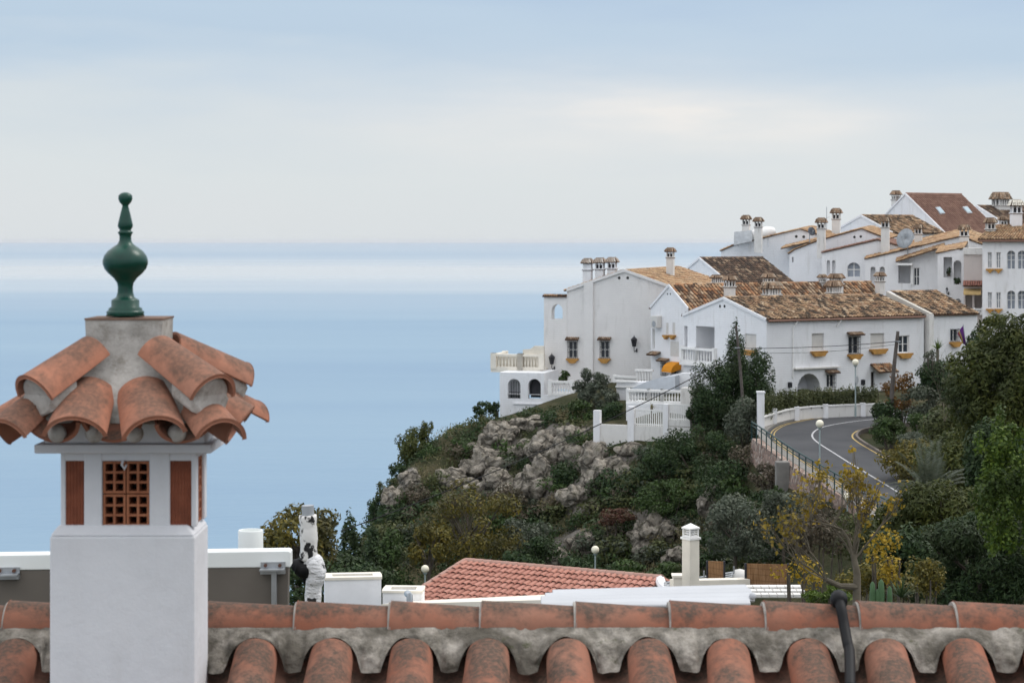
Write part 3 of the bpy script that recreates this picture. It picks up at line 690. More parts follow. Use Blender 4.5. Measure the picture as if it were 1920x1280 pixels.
# ---- house with the big blank gable
hA = gable_front('white_house', 'large white house with a blank gable wall and three chimneys above the cliff', (1171, 508, 150), [(1063, 545), (1171, 508), (1262, 540)], -11.4, 20, M['white_a'], M['tile_a'], roofed=None, tw=.27, verge=True)
W = hA.W
hA.window(W, 1066, 640, 1082, 671, 'grille', sill=1, canopy=1); hA.window(W, 1126, 640, 1142, 671, 'grille', sill=1, canopy=1)
hA.vents(W, [(1161, 521), (1177, 521)])
s, z = W.hit(1104, 640); zt = W.hit(1102, 530)[1]
m = MB(); m.box(W.P(s, (zt-11.3)/2, .07), (.72, .2, zt+11.3), W.D()); m.build('chimney_breast', M['white_a'], hA.root)
wall_lantern(hA, W, 1191, 645); wall_lantern(hA, W, 1037, 678)
# thin wing wall with the see-through arch
sl = W.hit(1020, 600)[0]; sr = W.hit(1063, 600)[0]; zt = W.hit(1040, 557)[1]
W3 = Wall(W.P(sl, 0, .03).xy, W.P(sr, 0, .03).xy); hole = W3.rect(1034, 570, 1055, 598); ho = [(arch(hole[0], hole[1], hole[2], hole[3], 10, 1.2), .45, False)]
m = MB(); ol = rct(0, W3.len, -11.3, zt); wall_face(m, W3, ol, ho); wall_face(m, W3, ol, ho, -.45)
e = W3.P(0, 0); m.add([W3.P(0, -11.3), W3.P(0, zt), W3.P(0, zt, -.45), W3.P(0, -11.3, -.45)], [(0, 1, 2, 3)]); m.add([W3.P(0, zt), W3.P(W3.len, zt), W3.P(W3.len, zt, -.45), W3.P(0, zt, -.45)], [(0, 1, 2, 3)])
m.add([W3.P(W3.len, -11.3), W3.P(W3.len, zt), W3.P(W3.len, zt, -.45), W3.P(W3.len, -11.3, -.45)], [(0, 1, 2, 3)])
wing = m.build('wing_wall', M['white_a'], hA.root)
m = MB(); roof_plane(m, W3.P(-.1, zt, .12), W3.P(W3.len, zt, .12), W3.P(-.1, zt+.12, -.5), W3.P(W3.len, zt+.12, -.5), .2, .4, .085, .05, .01, .03); m.build('coping', M['tile_b'], wing)
for x, yt, yb in ((1102, 485, 545), (1125, 484, 530), (1148, 483, 522)):
    hA.chimney(x, yt, yb, 20, 151.5, (GD.x, GD.y), solid=(x == 1102), mat=M['white_b'], capmat=M['tile_pale'])
hA.chimney(1257, 465, 506, 17, 158, (GD.x, GD.y))
# overhanging balcony
a = W.P(sl, 0, .5); N3 = W.N(); D3 = W.D()
bz0, bz1 = P(950, 698, 147.9).z, P(950, 664, 147.9).z
m = MB(); pR = W.P(sl+.35, 0, 1.9); q_ = W.P(sl-9, 0, 1.9); Wq = Wall(q_.xy, pR.xy); pL = Wq.P(Wq.hit(926, 690)[0], 0); pL = Vector((pL.x, pL.y, 0)); pR = Vector((pR.x, pR.y, 0))
dv = (pR-pL).normalized(); nv = Vector((-dv.y, dv.x, 0)); nv = nv if nv.y > 0 else -nv; bz0, bz1 = P(950, 698, (pL.y+pR.y)/2).z, P(950, 664, (pL.y+pR.y)/2).z
m.prism([Vector((p.x, p.y, bz0)) for p in (pL-dv*.2-nv*.15, pR-nv*.15, pR+nv*3.2, pL-dv*.2+nv*3.2)], (0, 0, .26)); m.box(Vector(((pL.x+pR.x)/2, (pL.y+pR.y)/2, (bz0+.26+bz1)/2))+nv*.55, ((pR-pL).length, .15, bz1-bz0-.3), dv); sb = m.build('balcony', M['cream'], hA.root)
mp = pL.lerp(pR, .56)
balustrade(pL, mp, bz0+.26, bz1, M['cream'], sb, 8, .42); balustrade(mp, pR, bz0+.26, bz1, M['cream'], sb, 7, .42); balustrade(pL, pL+nv*3, bz0+.26, bz1, M['cream'], sb, 6, .4)
m = MB(); a_ = mp+nv*.6; b_ = pR+nv*.6
m.add([Vector((a_.x, a_.y, bz1-.3)), Vector((b_.x, b_.y, bz1-.3)), Vector((b_.x, b_.y, bz1+.62)), a_.lerp(b_, .55)+Vector((0, 0, bz1+.62)), a_.lerp(b_, .35)+Vector((0, 0, bz1+.38)), a_+Vector((0, 0, bz1+.32))], [(0, 1, 2, 3, 4, 5)])
mm = MB(); mm.prism(m.v, nv*.25); mm.build('parapet', M['cream'], sb)
hA.finish()
# ---- arched porch under the balcony
hP = House('porch', 'white porch with two arches and a balustrade at the seaward end of the cliff top', 'porch', P(937, 790, 148.4), M['white_b'])
a = P(937, 740, 148.4); Wp = Wall(a.xy, (a+Vector((GD.x, GD.y, 0))*6.2).xy); zt = Wp.hit(960, 698)[1]; s2 = Wp.hit(1020, 700)[0]; s3 = Wp.hit(1090, 700)[0]; zb2 = Wp.hit(1050, 741)[1]
for r_ in ((952, 710, 976, 747), (990, 710, 1014, 747)):
    q = Wp.rect(*r_); Wp.holes.append((arch(*q), .4 if r_[0] > 960 else 1.4, r_[0] < 960))
hP.wall(Wp, [(0, -14.6), (s3, -14.6), (s3, zb2), (s2, zb2), (s2, zt), (0, zt)])
m = MB(); dep = -4.2
m.add([Wp.P(0, -14.6), Wp.P(0, zt), Wp.P(0, zt, dep), Wp.P(0, -14.6, dep)], [(0, 1, 2, 3)]); m.add([Wp.P(s2, zb2), Wp.P(s2, zt), Wp.P(s2, zt, dep), Wp.P(s2, zb2, dep)], [(0, 1, 2, 3)])
m.add([Wp.P(s3, -14.6), Wp.P(s3, zb2), Wp.P(s3, zb2, dep), Wp.P(s3, -14.6, dep)], [(0, 1, 2, 3)])
m.add([Wp.P(0, zt), Wp.P(s2, zt), Wp.P(s2, zt, dep), Wp.P(0, zt, dep)], [(0, 1, 2, 3)]); m.add([Wp.P(0, zb2), Wp.P(s3, zb2), Wp.P(s3, zb2, dep), Wp.P(0, zb2, dep)], [(0, 1, 2, 3)])
m.add([Wp.P(0, zb2, -1.7), Wp.P(s2, zb2, -1.7), Wp.P(s2, zt, -1.7), Wp.P(0, zt, -1.7)], [(0, 1, 2, 3)])
m.box(Wp.P(s3*.42, Wp.hit(1000, 757)[1], .04), (s3*.5, .12, .1), Wp.D())
hP.mb = m
balustrade(Wp.P(Wp.hit(1031, 720)[0], 0, -.1), Wp.P(Wp.hit(1073, 720)[0], 0, -.1), zb2, Wp.hit(1050, 714)[1], M['trim'], hP.root, 8, .3)
k = Wp.rect(953, 712, 975, 746); g_ = MB()
for i in range(1, 5): g_.tube([Wp.P(k[0]+(k[1]-k[0])*i/5, k[2], -.25), Wp.P(k[0]+(k[1]-k[0])*i/5, k[3]-.12, -.25)], .018, 5)
g_.box(Wp.P((k[0]+k[1])/2, k[2]+.42, -.25), (k[1]-k[0], .04, .04), Wp.D()); g_.build('grille', M['iron'], hP.root)
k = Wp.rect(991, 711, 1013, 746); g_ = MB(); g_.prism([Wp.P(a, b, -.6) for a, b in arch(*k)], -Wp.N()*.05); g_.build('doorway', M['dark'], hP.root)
hP.finish()
# ---- narrow house behind (B)
hB = row_house('white_house', 'narrow white house with a steep little gable and air conditioner behind the street house', (1255, 536, 145.5), 19.5, 2.35, 1.65, 2.3, 1.65, -11.4, M['white_b'], M['tile_b'], r=.10, tw=.31)
G_ = hB.G
hB.vents(G_, [(1251.5, 551), (1257, 551)], .07)
hB.window(G_, 1249, 605, 1253.5, 627, 'shutter', sill=.9, depth=.15); hB.window(G_, 1261, 605, 1266, 627, 'shutter', sill=.9, depth=.15)
hB.window(G_, 1223, 616, 1228, 655, 'glass', depth=.2)
hB.window(G_, 1241, 680, 1253, 703, 'grille', canopy=1, depth=.25); hB.window(G_, 1259, 684, 1270, 703, 'grille', depth=.25)
hB.window(G_, 1257, 640, 1273, 668, 'shutter', depth=.12)
s, z = G_.hit(1232, 665); m = MB(); roof_plane(m, G_.P(s-.6, z-.05, .5), G_.P(s+.5, z-.05, .5), G_.P(s-.6, z+.15, 0), G_.P(s+.5, z+.15, 0), .2, .3, .08, .06, .01, .05); m.build('door_canopy', M['tile_cap'], hB.root)
for x, yt, yb, wp, Y, wd in ((1368, 517, 553, 20, 146.2, 1), (1346, 516, 545, 14, 149.5, 2.0), (1441, 513, 545, 18, 149.5, 1.2), (1542, 515, 545, 14, 153, 1), (1568, 514, 545, 18, 152.5, 1.6), (1650, 511, 540, 16, 154.5, 1.1)):
    hB.chimney(x, yt, yb, wp, Y, wide=wd)
hB.finish()
# orange awning over the lower window
s, z = G_.hit(1259, 678); s1, _ = G_.hit(1277, 678); aw = thing('awning', 'small orange fabric awning over a window of the narrow white house', 'awning', G_.P(s, z-.5))
m = MB(); pts = [(0., .02), (.25, -.01), (.5, -.1), (.75, -.28), (.9, -.55), (.92, -.72)]
m.add([G_.P(s, z+b, a) for a, b in pts]+[G_.P(s1, z+b, a) for a, b in pts], [(i, i+1, 7+i, 6+i) for i in range(5)]); mm = MB()
for sk in (s, s1): mm.prism([G_.P(sk, z+b, a) for a, b in pts]+[G_.P(sk, z-.5, 0)], G_.D()*.02)
m.add(mm.v, mm.f); m.build('canvas', plain('orange_canvas', (.62, .24, .015), .8, .1), aw, smooth=False)
m = MB(); m.tube([G_.P(s, z-.72, .92), G_.P(s1, z-.72, .92)], .03, 6); m.build('front_bar', M['greymetal'], aw)
# air conditioner box on the same wall
q = G_.rect(1229, 592, 1241, 614); m = MB(); ac = thing('air_conditioner', 'pale air conditioning box high on the narrow white gable', 'air conditioner', G_.P((q[0]+q[1])/2, q[2]))
m.box(G_.P((q[0]+q[1])/2, (q[2]+q[3])/2, .22), (q[1]-q[0], .42, q[3]-q[2]), G_.D()); m.build('casing', M['shutter'], ac, bevel=.03)
m = MB(); c = G_.P((q[0]+q[1])/2, q[2]+.28, .44); m.lathe([(.02, -.0), (.24, 0.)], (0, 0, 0), 14); mm = MB(); mm.prism([c+G_.D()*(.22*math.cos(6.283*i/16))+Vector((0, 0, .22*math.sin(6.283*i/16))) for i in range(16)], G_.N()*.02); mm.build('fan_grille', M['greymetal'], ac)
# ---- street house (C)
hC = row_house('white_house', 'long white street house with a mottled tile roof, gable balcony and ochre window sills', (1357, 560, 138.75), 14.4, 4.68, 1.33, 4.68, 1.33, -11.2, M['white_b'], M['tile_c'])
G_, S_ = hC.G, hC.S
hC.vents(G_, [(1350, 574), (1358.5, 574)])
hC.window(G_, 1305, 612, 1340, 681, 'open', depth=1.6); hC.window(G_, 1283, 611, 1289, 655, 'open', depth=.5)
hC.window(G_, 1397, 626, 1418, 655, 'shutter', sill=1)
q = G_.rect(1281, 652, 1342, 680); zf = q[2]; a_, b_, c_ = G_.P(q[0], 0, .13), G_.P((q[0]+q[1])/2-.1, 0, .13), G_.P(q[1], 0, .13)
m = MB(); m.prism([G_.P(q[0]-.1, zf-.22, .27), G_.P(q[1]+.1, zf-.22, .27), G_.P(q[1]+.1, zf-.22, 0.), G_.P(q[0]-.1, zf-.22, 0.)], (0, 0, .22)); bl_ = m.build('balcony', M['trim'], hC.root)
balustrade(a_, b_, zf, q[3], M['trim'], bl_, 6, .24); balustrade(b_, c_, zf, q[3], M['trim'], bl_, 6, .24)
hC.window(S_, 1522, 625, 1545, 657, 'shutter', sill=1, depth=.26); hC.window(S_, 1591, 631, 1611, 663, 'grille', sill=1, canopy=1)
hC.window(S_, 1632, 625, 1658, 653, 'shutter', sill=1, depth=.26); hC.window(S_, 1685, 629, 1705, 661, 'glass', sill=1)
hC.window(S_, 1495, 700, 1538, 742, 'open', ar=True, depth=1.4); hC.window(S_, 1550, 702, 1565, 726, 'grille', canopy=1)
hC.window(S_, 1633, 697, 1641, 727, 'door', depth=.25)
q = S_.rect(1488, 689, 1572, 692); m = MB(); m.box(S_.P((q[0]+q[1])/2, q[3], .12), (q[1]-q[0], .3, .1), S_.D()); m.build('ledge', M['white_d'], hC.root)
q = S_.rect(1631, 683, 1668, 697); m = MB(); roof_plane(m, S_.P(q[0], q[2], .9), S_.P(q[1], q[2], .9), S_.P(q[0], q[3], 0), S_.P(q[1], q[3], 0), .2, .3, .08, .06, .01, .05); m.build('door_canopy', M['tile_b'], hC.root)
for x, y in ((1480, 722), (1617, 717)):
    s, z = S_.hit(x, y); m = MB(); m.box(S_.P(s, z, .07), (.26, .16, .3), S_.D()); m.prism([S_.P(s-.15, z+.15, .17), S_.P(s+.15, z+.15, .17), S_.P(s+.15, z+.22, 0), S_.P(s-.15, z+.22, 0)], (0, 0, -.02))
    tag(m.build('letterbox', M['iron'], loc=S_.P(s, z-.16, .07)), 'black wall letterbox left of the arched doorway' if x < 1500 else 'black wall letterbox beside the lamp post with a round sign', 'letterbox', 'letterboxes on the street house')
m = MB(); Fp = hC.Fp; m.tube([Fp+V*.25-Vector((0, 0, .06)), Fp+U*14.3+V*.25-Vector((0, 0, .06))], .07, 8); gt = m.build('gutter', M['tile_brown'], hC.root)
for x in (1492, 1574):
    s, z = S_.hit(x, 608); m = MB(); m.tube([S_.P(s, -5.5, .25), S_.P(s-.15, -5.75, .18), S_.P(s-.3, -6.0, .06)] + ([S_.P(s-.3, -9.4, .06)] if x < 1500 else []), .045, 6); m.build('downpipe', M['trim'], hC.root)
for x, yt, yb, wp, Y, wd in ((1447, 529, 556, 26, 143.5, 1.45), (1564, 527, 556, 22, 148, 1.35)):
    hC.chimney(x, yt, yb, wp, Y, wide=wd, mat=M['white_d'])
hC.finish()
M['concrete_wall'] = stucco('weathered_cement', (.50, .475, .43), .3, 0., 1.2)
hC2 = row_house('white_house', 'short white end house of the street row, behind the purple flag', (1668, 549, 146.4), 4.65, 4.23, 1.50, 4.23, 1.50, -11.2, M['white_b'], M['tile_c'])
S2 = hC2.S; hC2.window(S2, 1782, 617, 1797, 640, 'grille', sill=1, depth=.2)
m = MB(); e0, e1 = hC2.Fp+V*.35, hC2.R
for a, b in ((e0-U*.34, e1-U*.34),):
    up = Vector((0, 0, .12)); dn = Vector((0, 0, .3))
    m.add([a-dn, a+up, b+up, b-dn, a-dn+U*.30, a+up+U*.30, b+up+U*.30, b-dn+U*.30], [(0, 1, 2, 3), (4, 7, 6, 5), (1, 5, 6, 2), (0, 4, 5, 1)])
m.build('party_wall', M['concrete_wall'], hC2.root)
m = MB(); q = hC2.Fp-U*.23; m.box((q.x+V.x*.12, q.y+V.y*.12, (q.z-11)/2), (.42, .5, q.z+11.1), U); m.build('pier', M['white_d'], hC2.root)
hC2.finish()
# ---- dark roofed house (D)
hD = row_house('white_house', 'white house with a dark brown tiled roof and white gable peak above the tan roof', (1312, 485, 176), 7.1, 4.1, 2.05, 4.1, 2.05, -10, M['white_b'], M['tile_d'])
m = MB(); m.tube([hD.Fp+V*.25-Vector((0, 0, .08)), hD.Fp+U*7.1+V*.25-Vector((0, 0, .08))], .08, 8); m.build('gutter', M['tile_brown'], hD.root); hD.finish()
# ---- upper terrace seen from its gable ends
hE = gable_front('white_house', 'white house at the seaward end of the upper terrace, low gable with two vents', (1500, 431, 190), [(1352, 471), (1378, 460), (1500, 431), (1552, 447)], -10, 9, M['white_b'], M['tile_a'], over=.1, lift=.35)
hE.vents(hE.W, [(1493, 443.5), (1507, 444)], .14)
hE.chimney(1399, 404, 440, 17, 193, (GD.x, GD.y)); hE.chimney(1422, 408, 462, 17, 189.6, (GD.x, GD.y)); hE.chimney(1568, 391, 434, 19, 196, (GD.x, GD.y)); hE.finish()
hF = gable_front('white_house', 'white house of the upper terrace with stepped tiled eaves at its left side', (1615, 430, 185), [(1480, 476), (1490, 469), (1532, 453), (1615, 430), (1665, 449)], -9, 9, M['white_b'], M['tile_a'], over=.1, lift=.3)
hF.vents(hF.W, [(1602, 444.5), (1614, 443.5)], .12); q = hF.W.hit(1464, 467)
m = MB(); W = hF.W
for x0, y0, x1, y1 in ((1464, 468, 1532, 452),):
    a, b = W.hit(x0, y0), W.hit(x1, y1); up_ = Vector((0, 0, .5)); roof_plane(m, W.P(*a, .0), W.P(*a, -6.)+up_, W.P(*b, .0), W.P(*b, -6.)+up_, .22, .36, .095, .08, .02, .0)
m.build('eave', M['tile_a'], hF.root)
hF.window(W, 1455+30, 482, 1455+33, 492, 'open', depth=.3)
hF.chimney(1540, 409, 472, 19, 184, (GD.x, GD.y)); hF.finish()
hG = gable_front('white_house', 'white house with one arched window and two narrow arched niches in its end wall', (1640, 452, 181), [(1541, 475), (1645, 451), (1700, 466)], -9, 7, M['white_b'], M['tile_brown'], over=.05, lift=.25)
W = hG.W
hG.window(W, 1550, 488, 1556.5, 516, 'open', ar=True, depth=.35); hG.window(W, 1560, 488, 1566.5, 516, 'open', ar=True, depth=.35); hG.window(W, 1588, 492, 1613, 520, 'glass', ar=True, depth=.35, pane='pale_pane')
hG.chimney(1660, 407, 470, 19, 180, (GD.x, GD.y)); hG.finish()
hH = gable_front('white_house', 'white house with a sunken balcony and a long ochre stained low roof', (1800, 445, 177), [(1622, 487), (1800, 445), (1850, 462)], -9, 7, M['white_c'], M['tile_a'], over=.05, lift=.75)
W = hH.W
for r_ in ((1632, 500, 1641.5, 534), (1649, 500, 1659, 534)): hH.window(W, *r_, 'open', ar=True, depth=.6)
hH.window(W, 1684, 492, 1708, 531, 'open', depth=1.5); hH.window(W, 1713, 502, 1724, 535, 'glass', depth=.25)
q0, q1 = W.hit(1683, 491), W.hit(1772, 463); m = MB(); roof_plane(m, W.P(q0[0], q0[1]-.05, .9), W.P(q0[0], q0[1]+.4, -.6), W.P(q1[0], q1[1]-.05, .9), W.P(q1[0], q1[1]+.4, -.6), .22, .36, .095, .08, .02, .05)
m.build('porch_roof', M['tile_a'], hH.root)
m = MB(); k0, k1 = W.hit(1683, 494), W.hit(1712, 494); m.box(W.P((k0[0]+k1[0])/2, k0[1]-.05, .45), (k1[0]-k0[0], .9, .2), W.D()); m.box(W.P(W.hit(1710, 500)[0], W.hit(1710, 512)[1], .06), (.22, .2, 2.1), W.D()); m.build('fascia', M['trim'], hH.root)
hH.chimney(1722, 421, 462, 17, 182, (GD.x, GD.y)); hH.chimney(1808, 421, 476, 21, 175.5, (GD.x, GD.y)); hH.finish()
# ---- roofs at the top of the village
hJ = row_house('white_house', 'white house with a small mottled roof just below the skylight roof', (1615, 405, 200), 6.9, 4.6, 1.75, 4.6, 1.75, -7, M['white_b'], M['tile_c']); hJ.finish()
hI = row_house('white_house', 'tallest white house with a plain brown roof and two skylights', (1698, 364, 207), 7.9, 5.8, 4.1, 5.8, 4.1, -6, M['white_c'], M['tile_brown'], tw=.3, r=.10)
Fp, R = hI.Fp, hI.R; nr = (U).cross(R-Fp).normalized(); nr = nr if nr.z > 0 else -nr
def on_slope(px, py):
    r = Vector(((px-CX)/F, 1, (HY-py)/F)); t_ = Fp.dot(nr)/r.dot(nr); return r*t_
for q in (((1752, 392), (1761, 391), (1771, 403), (1762, 404)), ((1803, 391), (1812, 390), (1822, 402), (1813, 403))):
    p = [on_slope(*k) for k in q]; m = MB(); m.prism([k+nr*.06 for k in p], nr*.17); f = m.build('skylight', M['greymetal'], hI.root)
    c = sum(p, Vector())/4; m = MB(); m.prism([c+(k-c)*.78+nr*.225 for k in p], nr*.03); m.build('pane', M['skyglass'], f)
hI.chimney(1680, 358, 395, 16, 209); m = MB(); m.tube([hI.Fp+V*.3-Vector((0, 0, .08)), hI.Fp+U*7.9+V*.3-Vector((0, 0, .08))], .10, 8); m.build('gutter', M['greymetal'], hI.root); hI.finish()
hK = row_house('white_house', 'farthest house at the right with a mottled roof and a broad many-posted chimney', (1832, 387, 214), 9, 4.5, 2.1, 4.5, 2.1, -6, M['white_c'], M['tile_d'])
hK.chimney(1876, 361, 392, 26, 215, wide=1.35); hK.finish()
# ---- house at the right edge (L) and the pink walled house (M)
hL = gable_front('apartment_house', 'white block at the right edge with rows of arched windows and ochre sills', (1842, 450, 160), [(1842, 450), (2010, 450)], -11, 8, M['white_c'], M['tile_a'], g=Vector((.968, -.25)), roofed=[])
W = hL.W; zt = hL.pts[0][1]
for y in (0, 75):
    for x0, x1 in ((1852, 1860), (1868, 1876.5)): hL.window(W, x0, 473+y, x1, 503+y, 'glass', sill=1, depth=.25, pane='pale_pane')
    for x0, x1 in ((1888, 1904), (1908, 1924), (1936, 1952)): hL.window(W, x0, 470+y, x1, 505+y, 'glass', ar=True, depth=.45, pane='pale_pane')
m = MB(); e = hL.u
roof_plane(m, W.P(-.3, zt, .1), W.P(W.len, zt, .1), W.P(.9, zt+1.15, -4), W.P(W.len, zt+1.15, -4), .22, .36, .095, .08, .02, .25)
roof_plane(m, W.P(-.3, zt, -8), W.P(-.3, zt, .1), W.P(.9, zt+1.15, -4.2), W.P(.9, zt+1.15, -3.9), .22, .36, .095, .08, .02, .0)
m.build('roof', M['tile_a'], hL.root); m = MB(); m.tube([W.P(-.3, zt-.08, .35), W.P(W.len, zt-.08, .35)], .08, 8); m.build('gutter', M['tile_brown'], hL.root)
hL.chimney(1857, 409, 447, 20, 162, (1, 0), mat=M['white_d']); hL.chimney(1905, 375, 430, 24, 163, (1, 0), mat=M['white_c'], capmat=M['cream']); hL.chimney(1881, 406, 436, 16, 166, (1, 0)); hL.finish()
hM = gable_front('white_house', 'white house with a plant filled arched balcony beside the pinkish wall', (1758, 476, 171), [(1758, 477), (1808, 468)], -10, 5, M['white_c'], M['tile_a'], roofed=[])
W = hM.W
hM.window(W, 1769, 482, 1785, 520, 'open', depth=1.2); hM.window(W, 1788, 488, 1802.5, 533, 'open', ar=True, depth=1.2)
hM.window(W, 1775, 558, 1786, 590, 'open', ar=True, depth=.8); hM.window(W, 1791, 560, 1802, 590, 'open', ar=True, depth=.8)
m = MB(); a, b = W.hit(1757, 476), W.hit(1809, 466); up_ = Vector((0, 0, .5)); roof_plane(m, W.P(*a, .1), W.P(*a, -5)+up_, W.P(*b, .1), W.P(*b, -5)+up_, .22, .36, .095, .07, .02, .1); m.build('roof', M['tile_a'], hM.root)
wall_lantern(hM, W, 1776, 545, 14); hM.finish()
hN = gable_front('white_house', 'house with a plain pinkish upper wall, red tiled ledge and yellow awning', (1807, 476, 166), [(1807, 476), (1843, 476)], -10, 5, M['pinkwall'], M['tile_a'], g=Vector((.968, -.25)), roofed=[])
W = hN.W
hN.window(W, 1810, 548, 1823, 590, 'open', depth=1.); hN.window(W, 1827, 549, 1841, 582, 'open', ar=True, depth=1.)
m = MB(); k = W.rect(1806, 465, 1842, 477); m.box(W.P((k[0]+k[1])/2, (k[2]+k[3])/2, -2.2), (k[1]-k[0], 4.8, k[3]-k[2]), W.D()); m.build('parapet', M['white_d'], hN.root)
m = MB(); k = W.rect(1806, 528, 1842, 537); roof_plane(m, W.P(k[0], k[2], .8), W.P(k[1], k[2], .8), W.P(k[0], k[3], 0), W.P(k[1], k[3], 0), .2, .3, .085, .06, .01, .05); m.build('tiled_ledge', M['tile_new'], hN.root)
m = MB(); k = W.rect(1807, 541, 1840, 550); m.add([W.P(k[0], k[3], 0), W.P(k[1], k[3], 0), W.P(k[1], k[2]+.1, 1.), W.P(k[0], k[2]+.1, 1.), W.P(k[1], k[2]-.1, 1.0), W.P(k[0], k[2]-.1, 1.0)], [(0, 1, 2, 3), (3, 2, 4, 5)]); m.build('awning', plain('yellow_canvas', (.60, .42, .19), .8, .08), hN.root)
q0 = W.rect(1827, 580, 1842, 590); balustrade(W.P(q0[0], 0, .3), W.P(q0[1], 0, .3), q0[2], q0[3]+.1, M['trim'], hN.root, 5, .15)
hN.finish()
# ---- things on the roofs
sh = thing('solar_water_heater', 'white and grey solar water heater on the roof beside two chimneys', 'water heater', P(1410, 455, 191))
def slab(name, pts, vec, mat, par, **k): m = MB(); m.prism(pts, vec); return m.build(name, mat, par, **k)
slab('panel', [P(1376, 460, 190), P(1410, 452, 190), P(1410, 432, 191), P(1377, 435, 191)], Vector((.0, .12, .03)), M['greymetal'], sh)
m = MB(); m.tube([P(1406, 445, 191.5), P(1413, 443, 191.5), P(1440, 436, 191.8), P(1451, 434, 192)], [.35, .62, .62, .4], 14); m.build('tank', M['trim'], sh, smooth=True)
m = MB()
for x in (1384, 1404, 1440): m.tube([P(x, 462, 190.3), P(x, 445, 191)], .03, 6)
m.build('stand', M['steel'], sh)
def dish(px, py, rpx, Y, label, mat, az):
    c = P(px, py, Y); r = rpx*Y/F; n = Vector((math.sin(az), -math.cos(az), .28)).normalized(); x = n.cross(Vector((0, 0, 1))).normalized(); y = n.cross(x)
    d = thing('satellite_dish', label, 'satellite dish', c-Vector((0, 0, r+.4)), 'satellite dishes on the roofs'); m = MB(); rows = [(0.02, 0), (.5, .04), (1., .17)]
    b = len(m.v)
    for k, dd in rows:
        for i in range(20): m.v.append(c+(x*math.cos(6.283*i/20)+y*math.sin(6.283*i/20))*(r*k)+n*(dd*r))
    for j in range(2):
        for i in range(20): m.f.append((b+j*20+i, b+j*20+(i+1) % 20, b+(j+1)*20+(i+1) % 20, b+(j+1)*20+i))
    o = m.build('reflector', mat, d, smooth='all'); sm = o.modifiers.new('thick', 'SOLIDIFY'); sm.thickness = .02
    m = MB(); m.tube([c+n*(-.02)-y*r*.9*(1 if y.z > 0 else -1), c+n*r*.75], .022, 6); m.box(c+n*r*.75, (.12, .12, .1)); m.build('feed_arm', M['greymetal'], d)
    m = MB(); m.tube([c-n*.05, c-n*.25-Vector((0, 0, r*.3)), c-n*.25-Vector((0, 0, r+.5))], .04, 6); m.build('mast', M['greymetal'], d)
dish(1699, 448, 19.5, 178, 'large pale grey satellite dish on the white terrace roofs', M['greymetal'], -.85)
dish(1521, 434, 8.5, 184, 'small dark satellite dish beside a chimney of the upper terrace', plain('dark_dish', (.13, .14, .16), .5, .1), .5)
an = thing('aerial', 'thin metal television aerial between two chimneys of the upper terrace', 'aerial', P(1550, 420, 187)); m = MB()
m.tube([P(1550, 432, 187), P(1550, 388, 187)], .03, 6); m.build('mast', M['steel'], an); m = MB(); m.tube([P(1545, 410, 187), P(1556, 406.5, 187.5)], .02, 5)
for i in range(5): p = P(1546+2.2*i, 409.6-.68*i, 187.1+.1*i); m.tube([p-Vector((.05, .3, .0)), p+Vector((.05, .3, .0))], .012, 4)
m.build('crossbar', M['steel'], an)
# ---- terraces and yard in front of the gables
ty = thing('yard_wall', 'stained white yard wall with pillars and open white fence panels above the rocks', 'wall', P(1200, 832, 131.5))
pa, pb = P(1113, 832, 132.5), P(1292, 832, 130.2); Wy = Wall(pa.xy, pb.xy)
def yb(x0, y0, x1, y1, th=.25, mat='white_d', name='wall', par=ty, W=Wy, o=0.):
    q = W.rect(x0, y0, x1, y1); m = MB(); m.box(W.P((q[0]+q[1])/2, (q[2]+q[3])/2, -th/2+o), (q[1]-q[0], th, q[3]-q[2]), W.D()); return m.build(name, M[mat], par)
yb(1119, 798, 1296, 850); yb(1250, 788, 1296, 799, .24, 'white_d', 'wall')
yb(1113, 769, 1125, 846, .42, 'white_c', 'pillar', o=.08); yb(1177, 762, 1189, 835, .42, 'white_c', 'pillar', o=.08); yb(1244, 757, 1253, 822, .4, 'white_c', 'pillar', o=.08)
def fence_panel(x0, y0, x1, y1, n, W=Wy, par=ty):
    q = W.rect(x0, y0, x1, y1); m = MB()
    for i in range(n): m.box(W.P(q[0]+(q[1]-q[0])*(i+.5)/n, (q[2]+q[3])/2, -.12), (.07, .05, q[3]-q[2]), W.D())
    for zz in (q[2]+.08, q[3]-.03): m.box(W.P((q[0]+q[1])/2, zz, -.12), (q[1]-q[0], .07, .07), W.D())
    m.build('fence_panel', M['trim'], par)
fence_panel(1189, 768, 1244, 798, 14); fence_panel(1253, 758, 1292, 788, 12)
tt = thing('terrace', 'white balustraded terrace with sloping stair wall in front of the narrow gable', 'terrace', P(1225, 790, 135))
ta, tb = P(1174, 770, 135.5), P(1292, 770, 134); Wt = Wall(ta.xy, tb.xy)
yb(1174, 757, 1280, 800, 3., 'white_b', 'wall', tt, Wt); q = Wt.rect(1174, 731, 1278, 757)
qa = [Wt.hit(x, 745)[0] for x in (1176, 1215, 1240, 1278)]
for a, b in zip(qa, qa[1:]): balustrade(Wt.P(a, 0, -.2), Wt.P(b, 0, -.2), q[2], q[3], M['trim'], tt, max(5, int((b-a)/.2)), .22)
yb(1277, 727, 1296, 800, .8, 'white_d', 'wall', tt, Wt, .05)
ua, ub = P(1156, 740, 141), P(1290, 740, 139); Wu = Wall(ua.xy, ub.xy)
m = MB(); ol = [Wu.hit(*k) for k in ((1156, 770), (1296, 770), (1296, 700), (1272, 700), (1252, 704), (1226, 711), (1210, 716), (1156, 716))]; m.prism([Wu.P(*k) for k in ol], -Wu.N()*1.2); m.build('stair_wall', M['white_b'], tt)
